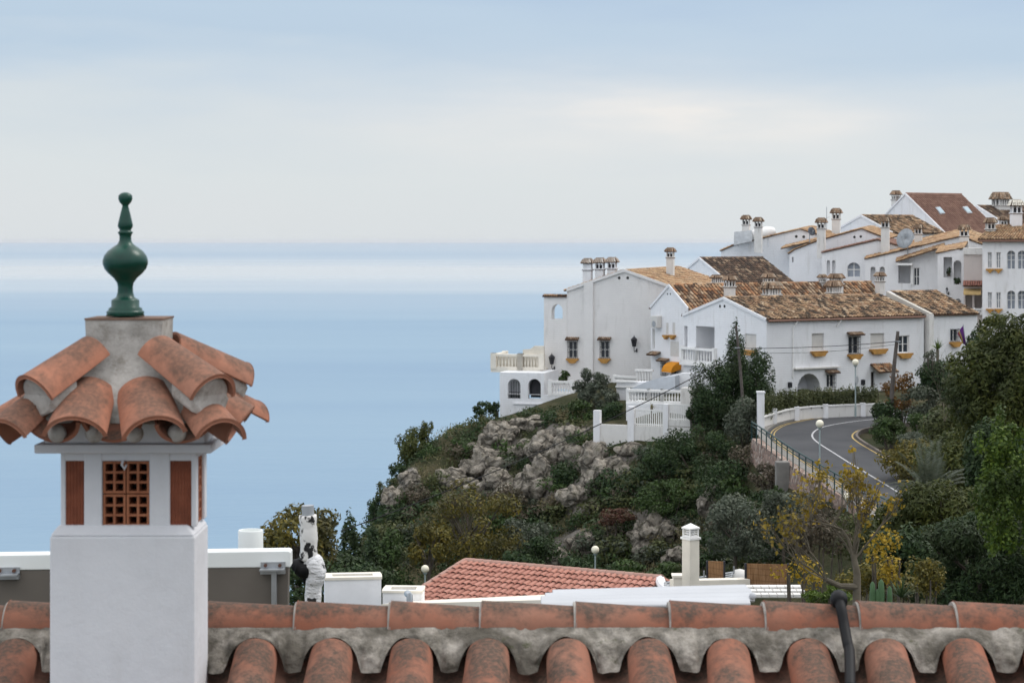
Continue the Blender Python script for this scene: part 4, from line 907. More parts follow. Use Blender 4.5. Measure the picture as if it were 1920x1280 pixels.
m = MB(); ol = [Wu.hit(*k) for k in ((1192, 731), (1274, 731), (1274, 703), (1246, 706), (1222, 713), (1192, 726))]; m.prism([Wu.P(*k, .02) for k in ol], Wu.N()*1.0); m.build('ramp', plain('blue_grey_render', (.50, .53, .57), .8, .06), tt)
for x0, x1 in ((1156, 1175), (1175, 1195)):
    q = Wu.rect(x0, 713, x1, 731); m = MB(); m.box(Wu.P((q[0]+q[1])/2, q[3]-.06, .1), (q[1]-q[0], .3, .12), Wu.D()); m.box(Wu.P((q[0]+q[1])/2, q[2]+.25, .1), (q[1]-q[0], .26, .1), Wu.D()); m.build('rail', M['trim'], tt)
q = Wu.rect(1195, 692, 1221, 712); W4 = Wall(Wu.P(q[0], 0, -3).xy, Wu.P(q[1], 0, -3).xy); q = W4.rect(1195, 694, 1221, 716)
m = MB(); m.box(W4.P((q[0]+q[1])/2, q[3], 0), (q[1]-q[0]+.3, .3, .14), W4.D())
for i in range(6): m.box(W4.P(q[0]+(q[1]-q[0])*i/5, (q[2]+q[3])/2, 0), (.1, .1, q[3]-q[2]), W4.D())
m.build('pergola', M['trim'], tt)
balustrade(P(1152, 0, 145)*1, P(1196, 0, 144.4)*1, P(0, 716, 145).z, P(0, 704, 145).z, M['trim'], tt, 14, .2)
# ------------------------------------------------------------------ vegetation
rng = np.random.default_rng(11)
def unit(n):
    v = rng.normal(size=(n, 3)); return v/np.linalg.norm(v, axis=1)[:, None]
def leaf_cloud(c, r, n, leaf, clumps=16, cr=.36, asp=.5, shape='round', fill=.5, droop=0.):
    """n separate four-cornered leaves in clumps through an ellipsoid / cone / column"""
    c, r = np.array(c, float), np.array(r, float)
    d = unit(clumps); rad = rng.uniform(fill, 1., clumps)**.6; k = d*rad[:, None]*(1-cr*.55)
    if shape == 'cone':
        zz = rng.uniform(-1, .98, clumps); ww = ((1-zz)/2)**.75; a = rng.uniform(0, 6.283, clumps); q = rng.uniform(.2, .95, clumps)**.5
        k = np.stack([np.cos(a)*ww*q, np.sin(a)*ww*q, zz], 1); rs = cr*np.clip(ww+.12, .12, 1.)
    elif shape == 'column':
        zz = rng.uniform(-1, .9, clumps); ww = np.sqrt(np.clip(1-np.abs(zz)**2.5, 0, 1)); a = rng.uniform(0, 6.283, clumps); q = rng.uniform(.3, .8, clumps)
        k = np.stack([np.cos(a)*ww*q, np.sin(a)*ww*q, zz], 1); rs = cr*np.clip(ww+.2, .2, 1.)
    else: rs = cr*rng.uniform(.6, 1.25, clumps)
    w = rs**2; i = rng.choice(clumps, n, p=w/w.sum()); dd = unit(n)
    o = dd*(rs[i]*rng.uniform(.35, 1., n)**.5)[:, None]
    p = c+(k[i]+o)*r
    nr = dd+unit(n)*.8+np.array([0, 0, .35]); nr /= np.linalg.norm(nr, axis=1)[:, None]
    t_ = unit(n); t_ -= nr*(t_*nr).sum(1)[:, None]; t_ /= np.linalg.norm(t_, axis=1)[:, None]
    if droop: t_ = t_*(1-droop)+dd*droop; t_ /= np.linalg.norm(t_, axis=1)[:, None]
    b = np.cross(nr, t_); s = (leaf*rng.uniform(.55, 1.35, n))[:, None]
    return np.stack([p-t_*s*.5, p+b*s*asp*.5-t_*s*.05, p+t_*s*.5, p-b*s*asp*.5-t_*s*.05], 1).reshape(-1, 3)
def branches(m, p, d, ln, r, depth, spread=.6, up=.15, kids=3, rr=random):
    q = p+d*ln*.5+Vector((rr.uniform(-1, 1), rr.uniform(-1, 1), rr.uniform(-.3, .6)))*ln*.08; e = p+d*ln+Vector((rr.uniform(-1, 1), rr.uniform(-1, 1), rr.uniform(-.3, .6)))*ln*.1
    m.tube([p, q, e], [r, r*.82, r*.62], 5 if depth < 2 else 7, cap=False); ends = [e]
    if depth > 0:
        for i in range(kids):
            v = (d+Vector((rr.uniform(-1, 1), rr.uniform(-1, 1), rr.uniform(-.6, 1)))*spread+Vector((0, 0, up))).normalized()
            st = e if i else q.lerp(e, .5); ends += branches(m, st, v, ln*rr.uniform(.6, .85), r*.58, depth-1, spread, up, kids, rr)
    return ends
def tree(name, label, cat, px, py, Y, wpx, hpx, mat, n, leaf, trunk=None, group=None, deep=1., base=None, bark='bark', tr=.05, limbs=True, **k):
    """crown centred on a photo point at distance Y, trunk down to the ground under it"""
    c = P(px, py, Y); s = Y/F; r = (wpx*s*.5, wpx*s*.5*deep, hpx*s*.5); g_ = ground(c.x, c.y) if base is None else base
    g_ = min(g_, c.z-r[2]*.75)
    th = thing(name, label, cat, (c.x, c.y, g_), group)
    mesh_np('crown', leaf_cloud(c, r, n, leaf, **k), 4, M[mat], th)
    if trunk is not False:
        m = MB(); R0 = max(.04, tr*(c.z-g_+r[2])*.5); top = Vector((c.x, c.y, c.z-r[2]*.2)); b = Vector((c.x, c.y, g_-.2))
        m.tube([b, b.lerp(top, .5)+Vector((random.uniform(-.15, .15), random.uniform(-.1, .1), 0)), top], [R0, R0*.75, R0*.5], 8)
        if limbs and k.get('shape', 'round') == 'round':
            for i in range(6):
                a = i*1.05+random.random(); v = Vector((math.cos(a)*r[0]*.6, math.sin(a)*r[1]*.6, r[2]*random.uniform(.1, .6)))
                s0 = b.lerp(top, random.uniform(.55, 1.)); m.tube([s0, s0.lerp(c+v, .5)+Vector((0, 0, .1)), c+v], [R0*.45, R0*.3, R0*.12], 5, cap=False)
        m.build('trunk', M[bark], th, smooth=True)
    return th
def bush(name, label, px, py, Y, wpx, hpx, mat, n, leaf, group=None, cat='bush', deep=.8, rooted=True, **k):
    c = P(px, py, Y); s = Y/F; r = (wpx*s*.5, wpx*s*.5*deep, hpx*s*.5); b = Vector((c.x, c.y, c.z-r[2]))
    th = thing(name, label, cat, b, group); mesh_np('foliage', leaf_cloud(c, r, n, leaf, **k), 4, M[mat], th)
    m = MB(); gz = min(b.z, ground(c.x, c.y)) if rooted else b.z+.2
    for i in range(5): 
        a = i*1.26; m.tube([(c.x+.1*math.cos(a), c.y+.1*math.sin(a), gz-.2), (c.x+r[0]*.45*math.cos(a), c.y+r[1]*.45*math.sin(a), c.z)], [.06, .02], 5)
    m.build('stem', M['bark'], th)
    return th
# seaward side and cliff
tree('broadleaf_tree', 'round olive and yellow tree in front of the sea behind the wrapped pipe', 'tree', 560, 1008, 108, 180, 150, 'l_yelgreen', 5200, .30, clumps=34, cr=.30)
tree('conifer', 'dark conifer right of the round yellow tree with a thin pointed top', 'tree', 655, 1015, 116, 62, 130, 'l_dark', 2400, .26, shape='cone', clumps=30, cr=.5)
tree('conifer', 'small dark conifer between the pointed one and the headland', 'tree', 697, 1035, 120, 60, 110, 'l_dark', 2200, .26, shape='cone', clumps=26, cr=.5)
tree('conifer', 'green bushy conifer in front of the foot of the headland', 'tree', 735, 1045, 117, 90, 130, 'l_green', 3000, .24, shape='cone', clumps=36, cr=.5)
tree('broadleaf_tree', 'dark tree filling the gap under the seaward end of the headland', 'tree', 640, 1075, 112, 110, 80, 'l_dark', 2600, .28, clumps=22)
yt = tree('broadleaf_tree', 'wide yellow green tree below the rocks, left of the orange roof ridge', 'tree', 882, 985, 121, 225, 165, 'l_yelgreen', 5600, .25, clumps=44, cr=.25)
m = MB(); c = P(885, 1050, 121)
for i in range(7): branches(m, c, Vector((random.uniform(-.8, .8), random.uniform(-.3, .3), 1)).normalized(), 1.7, .06, 3, .5)
m.build('twigs', M['bark_grey'], yt)
tree('broadleaf_tree', 'smaller yellow tree at the foot of the headland left of the wide one', 'tree', 805, 1030, 116, 90, 110, 'l_yelgreen', 2600, .24, clumps=24, cr=.28)
tree('shrub_tree', 'dark two-lobed pine on the skyline of the headland', 'tree', 778, 840, 142.5, 76, 92, 'l_pine', 4600, .2, clumps=24, cr=.34)
tree('shrub_tree', 'slim pine crown rising beside the two-lobed skyline pine', 'tree', 802, 820, 143, 30, 66, 'l_pine', 1600, .2, clumps=12, cr=.42)
bush('bush', 'flat topped dark bush on the seaward slope below the porch', 835, 828, 143.5, 52, 24, 'l_dark', 900, .2)
bush('bush', 'dark leafy bush against the sea, left of the arched porch', 908, 772, 145.5, 56, 40, 'l_dark', 900, .24, cr=.28)
bush('bush', 'small upright dark bush touching the left corner of the arched porch', 931, 765, 146, 16, 36, 'l_dark', 350, .22)
bush('grass_clump', 'clump of yellowish dry grass beside the foot of the porch', 908, 803, 143, 66, 28, 'l_straw', 1300, .45, cat='grass clump', asp=.12)
bush('bush', 'single bright yellow bush on the dark seaward shoulder', 810, 880, 139, 18, 20, 'l_yellow', 260, .22)
bush('olive_bush', 'silvery grey olive bush in front of the large blank gable', 1112, 733, 140.5, 88, 84, 'l_grey', 4200, .2, cr=.25, clumps=26, fill=.3)
bush('bush', 'bright green bush below the silvery olive bush', 1094, 778, 138.5, 66, 62, 'l_green', 1900, .2)
bush('bush', 'dark bush filling the gap between the terrace and the end yard pillar', 1150, 775, 137, 62, 56, 'l_dark', 1700, .2)
bush('bush', 'grey shaded bush beside the silvery olive bush', 1138, 752, 139.5, 50, 50, 'l_grey', 1200, .2)
bush('plant', 'bright green leafy plant on the porch terrace above the balustrade', 1057, 707, 148, 26, 24, 'l_green', 420, .28, cat='plant', asp=.3, rooted=False)
bush('plant', 'small dark plant hanging out of the arched balcony of the plant filled house', 1795, 526, 169.5, 16, 14, 'l_dark', 260, .16, cat='plant', rooted=False)
bush('plant', 'little dark potted plant in the square balcony opening', 1779, 508, 170.5, 9, 20, 'l_dark', 200, .16, cat='plant', rooted=False)
# conifers in front of the street house
tree('cypress', 'narrow pointed dark cypress in front of the street house', 'tree', 1379, 700, 131.5, 74, 205, 'l_dark', 15000, .15, shape='cone', clumps=110, cr=.5, tr=.02)
tree('conifer', 'broad dark conifer right of the cypress, touching the hedge', 'tree', 1412, 712, 129.5, 92, 150, 'l_dark', 9000, .18, clumps=50, cr=.3)
tree('conifer', 'broad dark green conifer left of the cypress, over the terrace', 'tree', 1345, 745, 129.5, 118, 160, 'l_dark', 11000, .18, clumps=60, cr=.26)
bush('bush', 'dark clipped bush at the right end of the white fence panels', 1300, 777, 129.5, 34, 52, 'l_dark', 1000, .17)
bush('bush', 'grey green pine bush in front of the gate pier', 1398, 790, 125, 84, 110, 'l_grey', 3200, .19, clumps=26)
bush('bush', 'dense dark ivy mass under the broad conifers', 1310, 850, 125, 190, 110, 'l_dark', 6500, .2, clumps=46, cr=.24)
bush('bush', 'mid green bush at the foot of the stained yard wall', 1250, 850, 127, 90, 50, 'l_green', 2000, .2)
bush('bush', 'brownish dry bush left of the start of the green railing', 1405, 868, 120, 100, 80, 'l_dry', 2400, .2, clumps=26)
bush('bush', 'dark scrub bush below the yard wall between ivy and rocks', 1215, 905, 126, 110, 70, 'l_dark', 2600, .2, clumps=26)
bush('bush', 'wide green shrub across the middle of the slope', 1260, 935, 122, 170, 80, 'l_green', 3800, .21, clumps=36, cr=.26)
bush('bush', 'dark shrub under the ivy mass on the slope', 1370, 905, 119, 150, 90, 'l_dark', 3600, .2, clumps=30)
bush('bush', 'reddish brown scrub above the big pale boulder', 1150, 968, 122, 90, 36, 'l_red', 1400, .2)
tree('olive_tree', 'grey green olive tree on the slope right of the cream chimney', 'tree', 1380, 985, 100, 150, 130, 'l_grey', 5200, .2, clumps=40, cr=.26)
tree('olive_tree', 'smaller grey olive tree under the stone retaining wall', 'tree', 1470, 960, 101, 90, 100, 'l_grey', 2600, .2, clumps=26, cr=.28)
bush('bush', 'dark bush in front of the pinkish rock, below the olive trees', 1330, 1030, 108, 110, 70, 'l_dark', 2400, .22)
bush('bush', 'dark bush behind the globe lamp over the orange roof', 1115, 1065, 114, 120, 60, 'l_dark', 2400, .23)
bush('bush', 'green bush left of the cream chimney under the round boulder', 1215, 1070, 110, 130, 56, 'l_green', 2400, .23)
bush('bush', 'dark bush between the orange roof ridge and the slanting rock', 1000, 1045, 117, 110, 80, 'l_dark', 2400, .23)
bush('bush', 'greyish bush right of the wide yellow green tree', 985, 1000, 124, 90, 70, 'l_grey', 1900, .22)
for lab, x, y, Y, w_, h_, mt, n_ in (('dark bush on the skyline between the porch and the two-lobed pine', 862, 808, 144, 60, 30, 'l_green', 1200), ('rounded dark bush at the seaward end of the headland, lowest on the skyline', 712, 958, 135.5, 56, 60, 'l_dark', 1600),
        ('dark bush on the skyline just below the two-lobed pine', 752, 890, 140.5, 60, 56, 'l_dark', 1700), ('olive bush on the skyline above the lowest skyline bush', 728, 922, 138.5, 50, 56, 'l_olive', 1400), ('green bush under the two-lobed pine, above the single yellow bush', 815, 850, 141, 70, 44, 'l_green', 1600),
        ('dark bush left of the broad grey outcrop', 862, 845, 141, 56, 44, 'l_dark', 1300), ('dark creeping bush in the cleft between two rock slabs', 985, 885, 136, 40, 60, 'l_dark', 1300), ('dark bush in the crack right of the tall steep slab', 1075, 905, 131.5, 46, 60, 'l_dark', 1400),
        ('dry brown bush under the green railing start, above the concrete pier', 1440, 900, 113, 80, 70, 'l_dry', 1800), ('dark bush at the foot of the concrete pier', 1425, 945, 112, 90, 60, 'l_dark', 2000), ('grey bush below the stonework of the retaining wall', 1520, 955, 102, 100, 60, 'l_grey', 2000), ('green bush beside the concrete pier', 1455, 930, 109, 40, 40, 'l_green', 800),
        ('pale twiggy bush left of the wide yellow green tree', 780, 935, 134, 70, 60, 'l_dry', 1300), ('brown twiggy bush behind the wide yellow green tree', 950, 935, 131, 80, 60, 'l_dry', 1500), ('dark bush under the broad grey outcrop', 905, 915, 136.5, 70, 34, 'l_dark', 1200)):
    bush('bush', lab, x, y, Y, w_, h_, mt, n_, .2, clumps=22, cr=.3)
bush('bush', 'dark bush seen between the white framed panel and the wrapped pipe', 560, 1095, 104, 190, 110, 'l_dark', 3600, .26, clumps=30)
bush('bush', 'dark bush behind the white rooftop box', 690, 1105, 106, 150, 90, 'l_dark', 2800, .25, clumps=26)
# scattered scrub on the headland: a handful of bushes copied over the slope
protos = []
for i, (mat, n, lf, asp) in enumerate((('l_dark', 420, .17, .5), ('l_olive', 420, .17, .5), ('l_green', 420, .16, .5), ('l_dry', 360, .2, .25), ('l_grey', 420, .15, .4), ('l_straw', 300, .32, .12))):
    me = mesh_np('scrub_bush', leaf_cloud((0, 0, .42), (.8, .8, .55), n, lf, clumps=9, asp=asp, cr=.5), 4, M[mat]); protos.append(me)
words = ['small dark green scrub bush on the rocky headland', 'small olive scrub bush on the rocky headland', 'small fresh green scrub bush on the rocky headland', 'small dry brown scrub bush on the rocky headland', 'small grey green scrub bush on the rocky headland', 'tuft of straw coloured dry grass on the rocky headland']
placed = 0; first = [True]*6; tries = 0
while placed < 295 and tries < 6000:
    tries += 1
    px, py = random.uniform(700, 1480), random.uniform(775, 1075)
    if px < 930 and py < 1000-(px-700)*.93: continue
    if py < 850 and px > 1105: continue
    if 930 < px < 1112 and py < 778: continue
    p = ray_ground(px, py, 95, 150)
    if p.y > 149 or p.y < 96: continue
    rk_ = max(math.exp(-(((px-a)/(c*.52))**2+((py-b)/(d*.52))**2)) for a, b, c, d in ROCKS)
    if rk_ > .3 and random.random() < .95: continue
    if min((RX[:, 0]-p.x)**2+(RX[:, 1]-p.y)**2) < 22: continue
    if py < 850: k = random.choices(range(6), (3, 3, 2, 2, 1, 3))[0]
    else: k = random.choices(range(6), (5, 3, 3, 2, 2, .6))[0]
    o = protos[k] if first[k] else protos[k].copy()
    if not first[k]: COL.objects.link(o)
    first[k] = False; s = random.uniform(.7, 1.7)
    o.location = p+Vector((0, .2, -.1)); o.scale = (s*random.uniform(.9, 1.4), s, s*random.uniform(.7, 1.15)); o.rotation_euler = (0, 0, random.uniform(0, 6.28))
    tag(o, words[k], 'bush' if k < 5 else 'grass tuft', 'scrub on the rocky headland'); placed += 1
for k in range(6):
    if first[k]: bpy.data.objects.remove(protos[k])
# low undergrowth clothing the slope between the rocks
gx = rng.uniform(-14, 20, 26000); gy = rng.uniform(100, 148, 26000); gz = np.concatenate([base_z(np.stack([gx[i:i+4000], gy[i:i+4000]], 1)) for i in range(0, 26000, 4000)])
qx, qy = CX+gx/gy*F, HY-gz/gy*F; rk_ = np.zeros(len(gx))
for a, b, c, d in ROCKS: rk_ = np.maximum(rk_, np.exp(-(((qx-a)/(c*.55))**2+((qy-b)/(d*.55))**2)))
rd_ = np.concatenate([((np.stack([gx[i:i+4000], gy[i:i+4000]], 1)[:, None]-RX[None])**2).sum(-1).min(1) for i in range(0, 26000, 4000)])
pat = np.array([noise.noise(Vector((a*.35, b*.35, 3.))) for a, b in zip(gx, gy)])
for nm, mat, sel, lf, asp, lab in (('undergrowth', 'l_dark', pat < -.02, .2, .55, 'dark green undergrowth covering the headland between the rocks'), ('undergrowth', 'l_olive', (pat >= -.02) & (pat < .22), .19, .5, 'olive undergrowth covering the headland between the rocks'), ('dry_grass', 'l_straw', pat >= .22, .3, .14, 'dry grass and weeds covering the headland between the rocks')):
    ok = sel & (rk_ < .42) & (rd_ > 25) & (qx > 690) & (qx < 1480) & (gy < 147.5) & ~((qx > 1110) & (qy < 835)) & ~((qx > 922) & (qx < 1112) & (qy < 790-(qx-937)*.2)); idx = np.nonzero(ok)[0]; V_ = []
    c0_ = np.stack([gx[idx], gy[idx], gz[idx]], 1); rep = 6 if asp > .3 else 5; c0_ = np.repeat(c0_, rep, 0); nL = len(c0_)
    p_ = c0_+rng.normal(size=(nL, 3))*np.array([.28, .28, .16])+np.array([0, 0, .16]); nr_ = unit(nL)+np.array([0, -.3, .6]); nr_ /= np.linalg.norm(nr_, axis=1)[:, None]
    t_ = unit(nL)+(np.array([0, 0, 2.]) if asp < .3 else 0); t_ -= nr_*(t_*nr_).sum(1)[:, None]; t_ /= np.linalg.norm(t_, axis=1)[:, None]; b_ = np.cross(nr_, t_); s_ = (lf*rng.uniform(.6, 1.4, nL))[:, None]
    tag(mesh_np(nm, np.stack([p_-t_*s_*.5, p_+b_*s_*asp*.5, p_+t_*s_*.5, p_-b_*s_*asp*.5], 1).reshape(-1, 3), 4, M[mat]), lab, 'undergrowth', kind='stuff')
# hedge behind the street wall
hd = thing('hedge', 'long clipped green hedge on top of the white street wall', 'hedge', SWC[18]+Vector((0, .8, .6)))
V_ = []
hp = [p+Vector((0, .75, 0)) for p in SWC if p.x < 24.2]
zt0 = P(1530, 726, 129.6).z
for a, b in zip(hp, hp[1:]):
    c = (a+b)/2; top = zt0; V_.append(leaf_cloud((c.x, c.y, (top+c.z+.3)/2), ((b-a).length*.75, .75, (top-c.z-.3)/2*1.08), int(1500*(b-a).length)+250, .13, clumps=14, cr=.55))
mesh_np('foliage', np.concatenate(V_), 4, M['l_olive'], hd); m = MB()
for p in hp[::4]: m.tube([p+Vector((0, 0, -.4)), p+Vector((0, 0, 1.6))], [.05, .03], 5)
m.build('stem', M['bark'], hd)
# planted bank right of the bend
bush('bush', 'rust and orange leaved bush around the leaning wooden pole', 1688, 735, 124.5, 88, 90, 'l_rust', 1700, .2, clumps=30, fill=.25, cr=.25)
bush('bush', 'dark green bush at the foot of the leaning pole', 1662, 775, 122.5, 66, 70, 'l_dark', 1900, .2)
bush('bush', 'tall dark clipped bush in front of the short end house', 1765, 715, 123, 100, 85, 'l_dark', 6000, .2, clumps=30)
bush('bush', 'purplish grey bush between the rust bush and the dark clipped bush', 1722, 755, 121.5, 90, 70, 'l_grey', 2200, .2)
bush('bush', 'fresh green low bush spilling to the inner kerb of the bend', 1668, 808, 117, 86, 54, 'l_green', 2600, .18, clumps=24)
bush('bush', 'second green bush on the bank above the inner kerb', 1735, 795, 116, 90, 60, 'l_green', 2200, .19)
bush('bush', 'grey leaved bush low on the bank beside the inner kerb', 1712, 830, 113, 90, 46, 'l_grey', 2000, .18)
bush('bush', 'yellowish bush overhanging the road on the right bank', 1722, 866, 106, 150, 90, 'l_yelgreen', 5000, .2, clumps=34)
bush('bush', 'olive coloured bush high on the bank left of the pine', 1800, 800, 108, 150, 120, 'l_olive', 8000, .2, clumps=34)
bush('bush', 'dark bush on the bank behind the pine branch', 1830, 730, 118, 150, 110, 'l_dark', 6500, .22, clumps=26)
bush('bush', 'dark airy bush under the purple flag', 1832, 650, 119, 56, 70, 'l_dark', 1100, .2, fill=.2, cr=.25, clumps=18)
bush('bush', 'small airy grey bush growing next to the little yucca', 1745, 665, 122.5, 30, 30, 'l_grey', 300, .15, fill=.2)
def fronds(name, label, cat, base, n, ln, mat, droop=.5, wdt=.05, leafy=0, trunk=0., wide=1.):
    th = thing(name, label, cat, base-Vector((0, 0, trunk))); V_ = []
    for i in range(n):
        a = i*2.4+random.uniform(-.2, .2); el = math.radians(random.uniform(15, 80)); d = Vector((math.cos(a)*math.cos(el)*wide, math.sin(a)*math.cos(el)*wide, math.sin(el))); L_ = ln*random.uniform(.75, 1.1)
        pts = [base+d*(L_*q)-Vector((0, 0, droop*L_*q*q*math.cos(el))) for q in (0, .25, .5, .75, 1.)]
        sx = d.cross(Vector((0, 0, 1))); sx = sx.normalized() if sx.length > .01 else Vector((1, 0, 0))
        if leafy:
            for j in range(leafy):
                q = .2+.8*j/leafy; k = min(3, int(q*4)); p = pts[k].lerp(pts[k+1], q*4-k); t_ = (pts[k+1]-pts[k]).normalized(); ll = L_*.22*(1.1-q*.6)
                for s_ in (-1, 1):
                    e = p+(sx*s_+t_*.8-Vector((0, 0, .25))).normalized()*ll; V_ += [p, (p+e)/2+t_*wdt*.5, e, (p+e)/2-t_*wdt*.5]
        else:
            for k in range(4):
                w0, w1 = wdt*(1-k/4), wdt*(1-(k+1)/4)+.003; V_ += [pts[k]-sx*w0, pts[k]+sx*w0, pts[k+1]+sx*w1, pts[k+1]-sx*w1]
    mesh_np('fronds', np.array([tuple(v) for v in V_]), 4, M[mat], th)
    if trunk: m = MB(); m.tube([base-Vector((0, 0, trunk)), base-Vector((0, 0, trunk*.5)), base], [.11, .09, .10], 8); m.build('trunk', M['bark_grey'], th, smooth=True)
    return th
fronds('yucca', 'little yucca with a spiky green head in front of the short end house', 'yucca', P(1758, 655, 124), 44, .75, 'l_fresh', .2, .05, trunk=1.4)
fronds('palm', 'low palm with long arching grey green fronds beside the road', 'palm', P(1745, 925, 82), 26, 2.6, 'l_grey', .55, .045, leafy=26, trunk=3.)
fronds('young_palm', 'tiny palm plant with a bare stalk behind the white yard fence', 'palm', P(1222, 762, 133.5), 12, .5, 'l_straw', .9, .05, trunk=1.1)
fronds('spiky_plant', 'dark green spiky plant with strap leaves at the foot of the pine', 'plant', P(1690, 1120, 33), 60, .38, 'l_dark', .15, .014)
# pine and bright tree at the right edge
pine_c = P(1880, 745, 74)
pn = tree('pine_tree', 'big dark olive green pine at the right edge below the apartment block', 'tree', 1895, 735, 74, 260, 260, 'l_pine', 30000, .2, clumps=80, cr=.24, asp=.3, deep=.8, base=-15)
mesh_np('foliage', np.concatenate([leaf_cloud(P(1835, 690, 74), (1.5, 1.2, 1.0), 2600, .22, clumps=14, asp=.3), leaf_cloud(P(1870, 625, 76), (.9, 1., .8), 1500, .22, clumps=10, asp=.3), leaf_cloud(P(1925, 630, 74), (1.3, 1.2, 1.1), 1800, .22, clumps=10, asp=.3)]), 4, M['l_pine'], pn)
tree('pine_tree', 'dark bushy pine low on the right, behind the bare yellow leaved tree', 'tree', 1768, 985, 62, 230, 200, 'l_pine', 24000, .17, clumps=46, cr=.26, asp=.3, deep=.8, base=-13)
tree('pine_tree', 'very dark pine mass filling the bottom right corner behind the ridge tiles', 'tree', 1835, 1060, 58, 270, 210, 'l_dark', 18000, .17, clumps=40, cr=.28, asp=.3, deep=.7, base=-13)
tree('broadleaf_tree', 'bright yellow green leafy tree at the right edge of the photo', 'tree', 1890, 925, 56, 160, 340, 'l_fresh', 7600, .13, clumps=80, cr=.17, asp=.6, deep=.7, base=-11.5, fill=.15, trunk=False)
bush('bush', 'dark bush in the corner under the bright yellow green tree', 1880, 1070, 60, 180, 150, 'l_dark', 9000, .17, clumps=44)
bush('bush', 'dark bush behind the golden bush and the cactus stems', 1690, 1055, 52, 130, 150, 'l_dark', 7000, .14, clumps=40)
bush('bush', 'olive bush between the golden bush and the very dark pine mass', 1735, 1085, 47, 90, 80, 'l_yelgreen', 1800, .09, clumps=26, fill=.2)
bush('bush', 'olive bush with dry twigs between the palm and the pine crown', 1810, 870, 88, 200, 130, 'l_pine', 11000, .19, clumps=46)
bush('bush', 'dark bush behind the bright tree under the pine crown', 1890, 890, 66, 170, 220, 'l_dark', 14000, .18, clumps=46)
bush('bush', 'dark bush in the shade below the palm', 1700, 970, 72, 120, 130, 'l_pine', 6500, .18, clumps=30)
for i, (x, y, Yd, ln) in enumerate(((1770, 760, 100, 2.4),)):
    th = thing('bare_shrub', ('bare twigs sticking out of the bank left of the pine',)[i], 'shrub', P(x, y+30, Yd)); m = MB()
    for j in range(6): branches(m, P(x, y+30, Yd), Vector((random.uniform(-1, 1), random.uniform(-.4, .4), 1)).normalized(), ln*.6, .010, 3, .6)
    m.build('twigs', M['bark_grey'], th)
# bare tree with yellow leaves near the roofs
R2 = random.Random(5); tb = P(1606, 1150, 38)
bt = thing('bare_tree', 'nearly bare pruned tree with upright shoots and a few yellow leaves behind the ridge', 'tree', tb-Vector((0, 0, 2)))
m = MB(); f1 = P(1607, 1075, 38); f2 = P(1600, 1040, 38); m.tube([tb-Vector((0, 0, 2)), tb, f1, f2], [.095, .085, .07, .055], 10)
arm = P(1548, 1086, 37.6); m.tube([f1+Vector((0, 0, -.25)), P(1575, 1098, 37.8), arm], [.07, .055, .045], 8); tips = []
for i in range(7):
    a = R2.uniform(-1, 1); tips += branches(m, f2.lerp(f1, R2.random()*.4), Vector((a*.8, R2.uniform(-.4, .4), 1)).normalized(), R2.uniform(.4, .75), .024, 3, .45, .25, 3, R2)
for i in range(5): tips += branches(m, arm, Vector((R2.uniform(-1.3, .5), R2.uniform(-.4, .4), R2.uniform(.3, 1))).normalized(), R2.uniform(.4, .65), .016, 3, .5, .2, 3, R2)
el = P(1560, 985, 37.8); m.tube([f2, P(1590, 1010, 38), P(1578, 992, 38), el, P(1520, 975, 37.5)], [.045, .035, .026, .02, .010], 6)
for q in (el, P(1590, 1010, 38), P(1520, 975, 37.5)):
    for i in range(3): tips += branches(m, q, Vector((R2.uniform(-1, .4), R2.uniform(-.3, .3), R2.uniform(.2, 1))).normalized(), .4, .012, 3, .5, .15, 3, R2)
m.build('trunk', M['bark_grey'], bt, smooth=True)
V_ = [leaf_cloud(p, (.12, .12, .12), R2.choice((1, 2, 3, 5)), .085, clumps=2, asp=.7) for p in tips if R2.random() < (.75 if p.x > tb.x-.4 else .5)]
mesh_np('leaves', np.concatenate(V_), 4, M['l_yellow'], bt)
bush('yellow_bush', 'bush with golden autumn leaves right of the bare tree trunk', 1660, 1045, 42, 120, 130, 'l_yellow', 620, .085, asp=.7, fill=.2, cr=.3)
bush('bush', 'green and gold bush low behind the right ridge tiles', 1640, 1085, 44, 170, 90, 'l_yelgreen', 2600, .09, asp=.6, fill=.2, clumps=36)
bush('yellow_bush', 'loose golden leaves low in front of the reed screen', 1500, 1075, 41, 120, 80, 'l_yellow', 300, .08, asp=.7, fill=.2, cr=.3)
bush('bush', 'fresh green bush just behind the ridge left of the bare tree', 1545, 1112, 40, 100, 46, 'l_fresh', 1100, .09, asp=.4)
bush('bush', 'straw coloured dry bush on the slope behind the bare tree', 1530, 1000, 70, 150, 110, 'l_dry', 2800, .15, fill=.2, clumps=30)
bush('bush', 'olive undergrowth between the bare tree and the stone wall', 1600, 1000, 80, 160, 90, 'l_olive', 2600, .17, clumps=28)
ct = thing('cactus', 'group of upright columnar cactus stems behind the ridge tiles', 'cactus', P(1640, 1140, 30)); m = MB()
for x, yt_, r in ((1636, 1090, .045), (1652, 1086, .05), (1645, 1104, .04), (1668, 1098, .04)):
    a, b = P(x, 1150, 30), P(x, yt_, 30); m.tube([a, a.lerp(b, .6), a.lerp(b, .92), b], [r, r*1.05, r*.8, r*.25], 7)
m.build('stems', plain('cactus_green', (.06, .12, .05), .6, .25), ct, smooth=True)
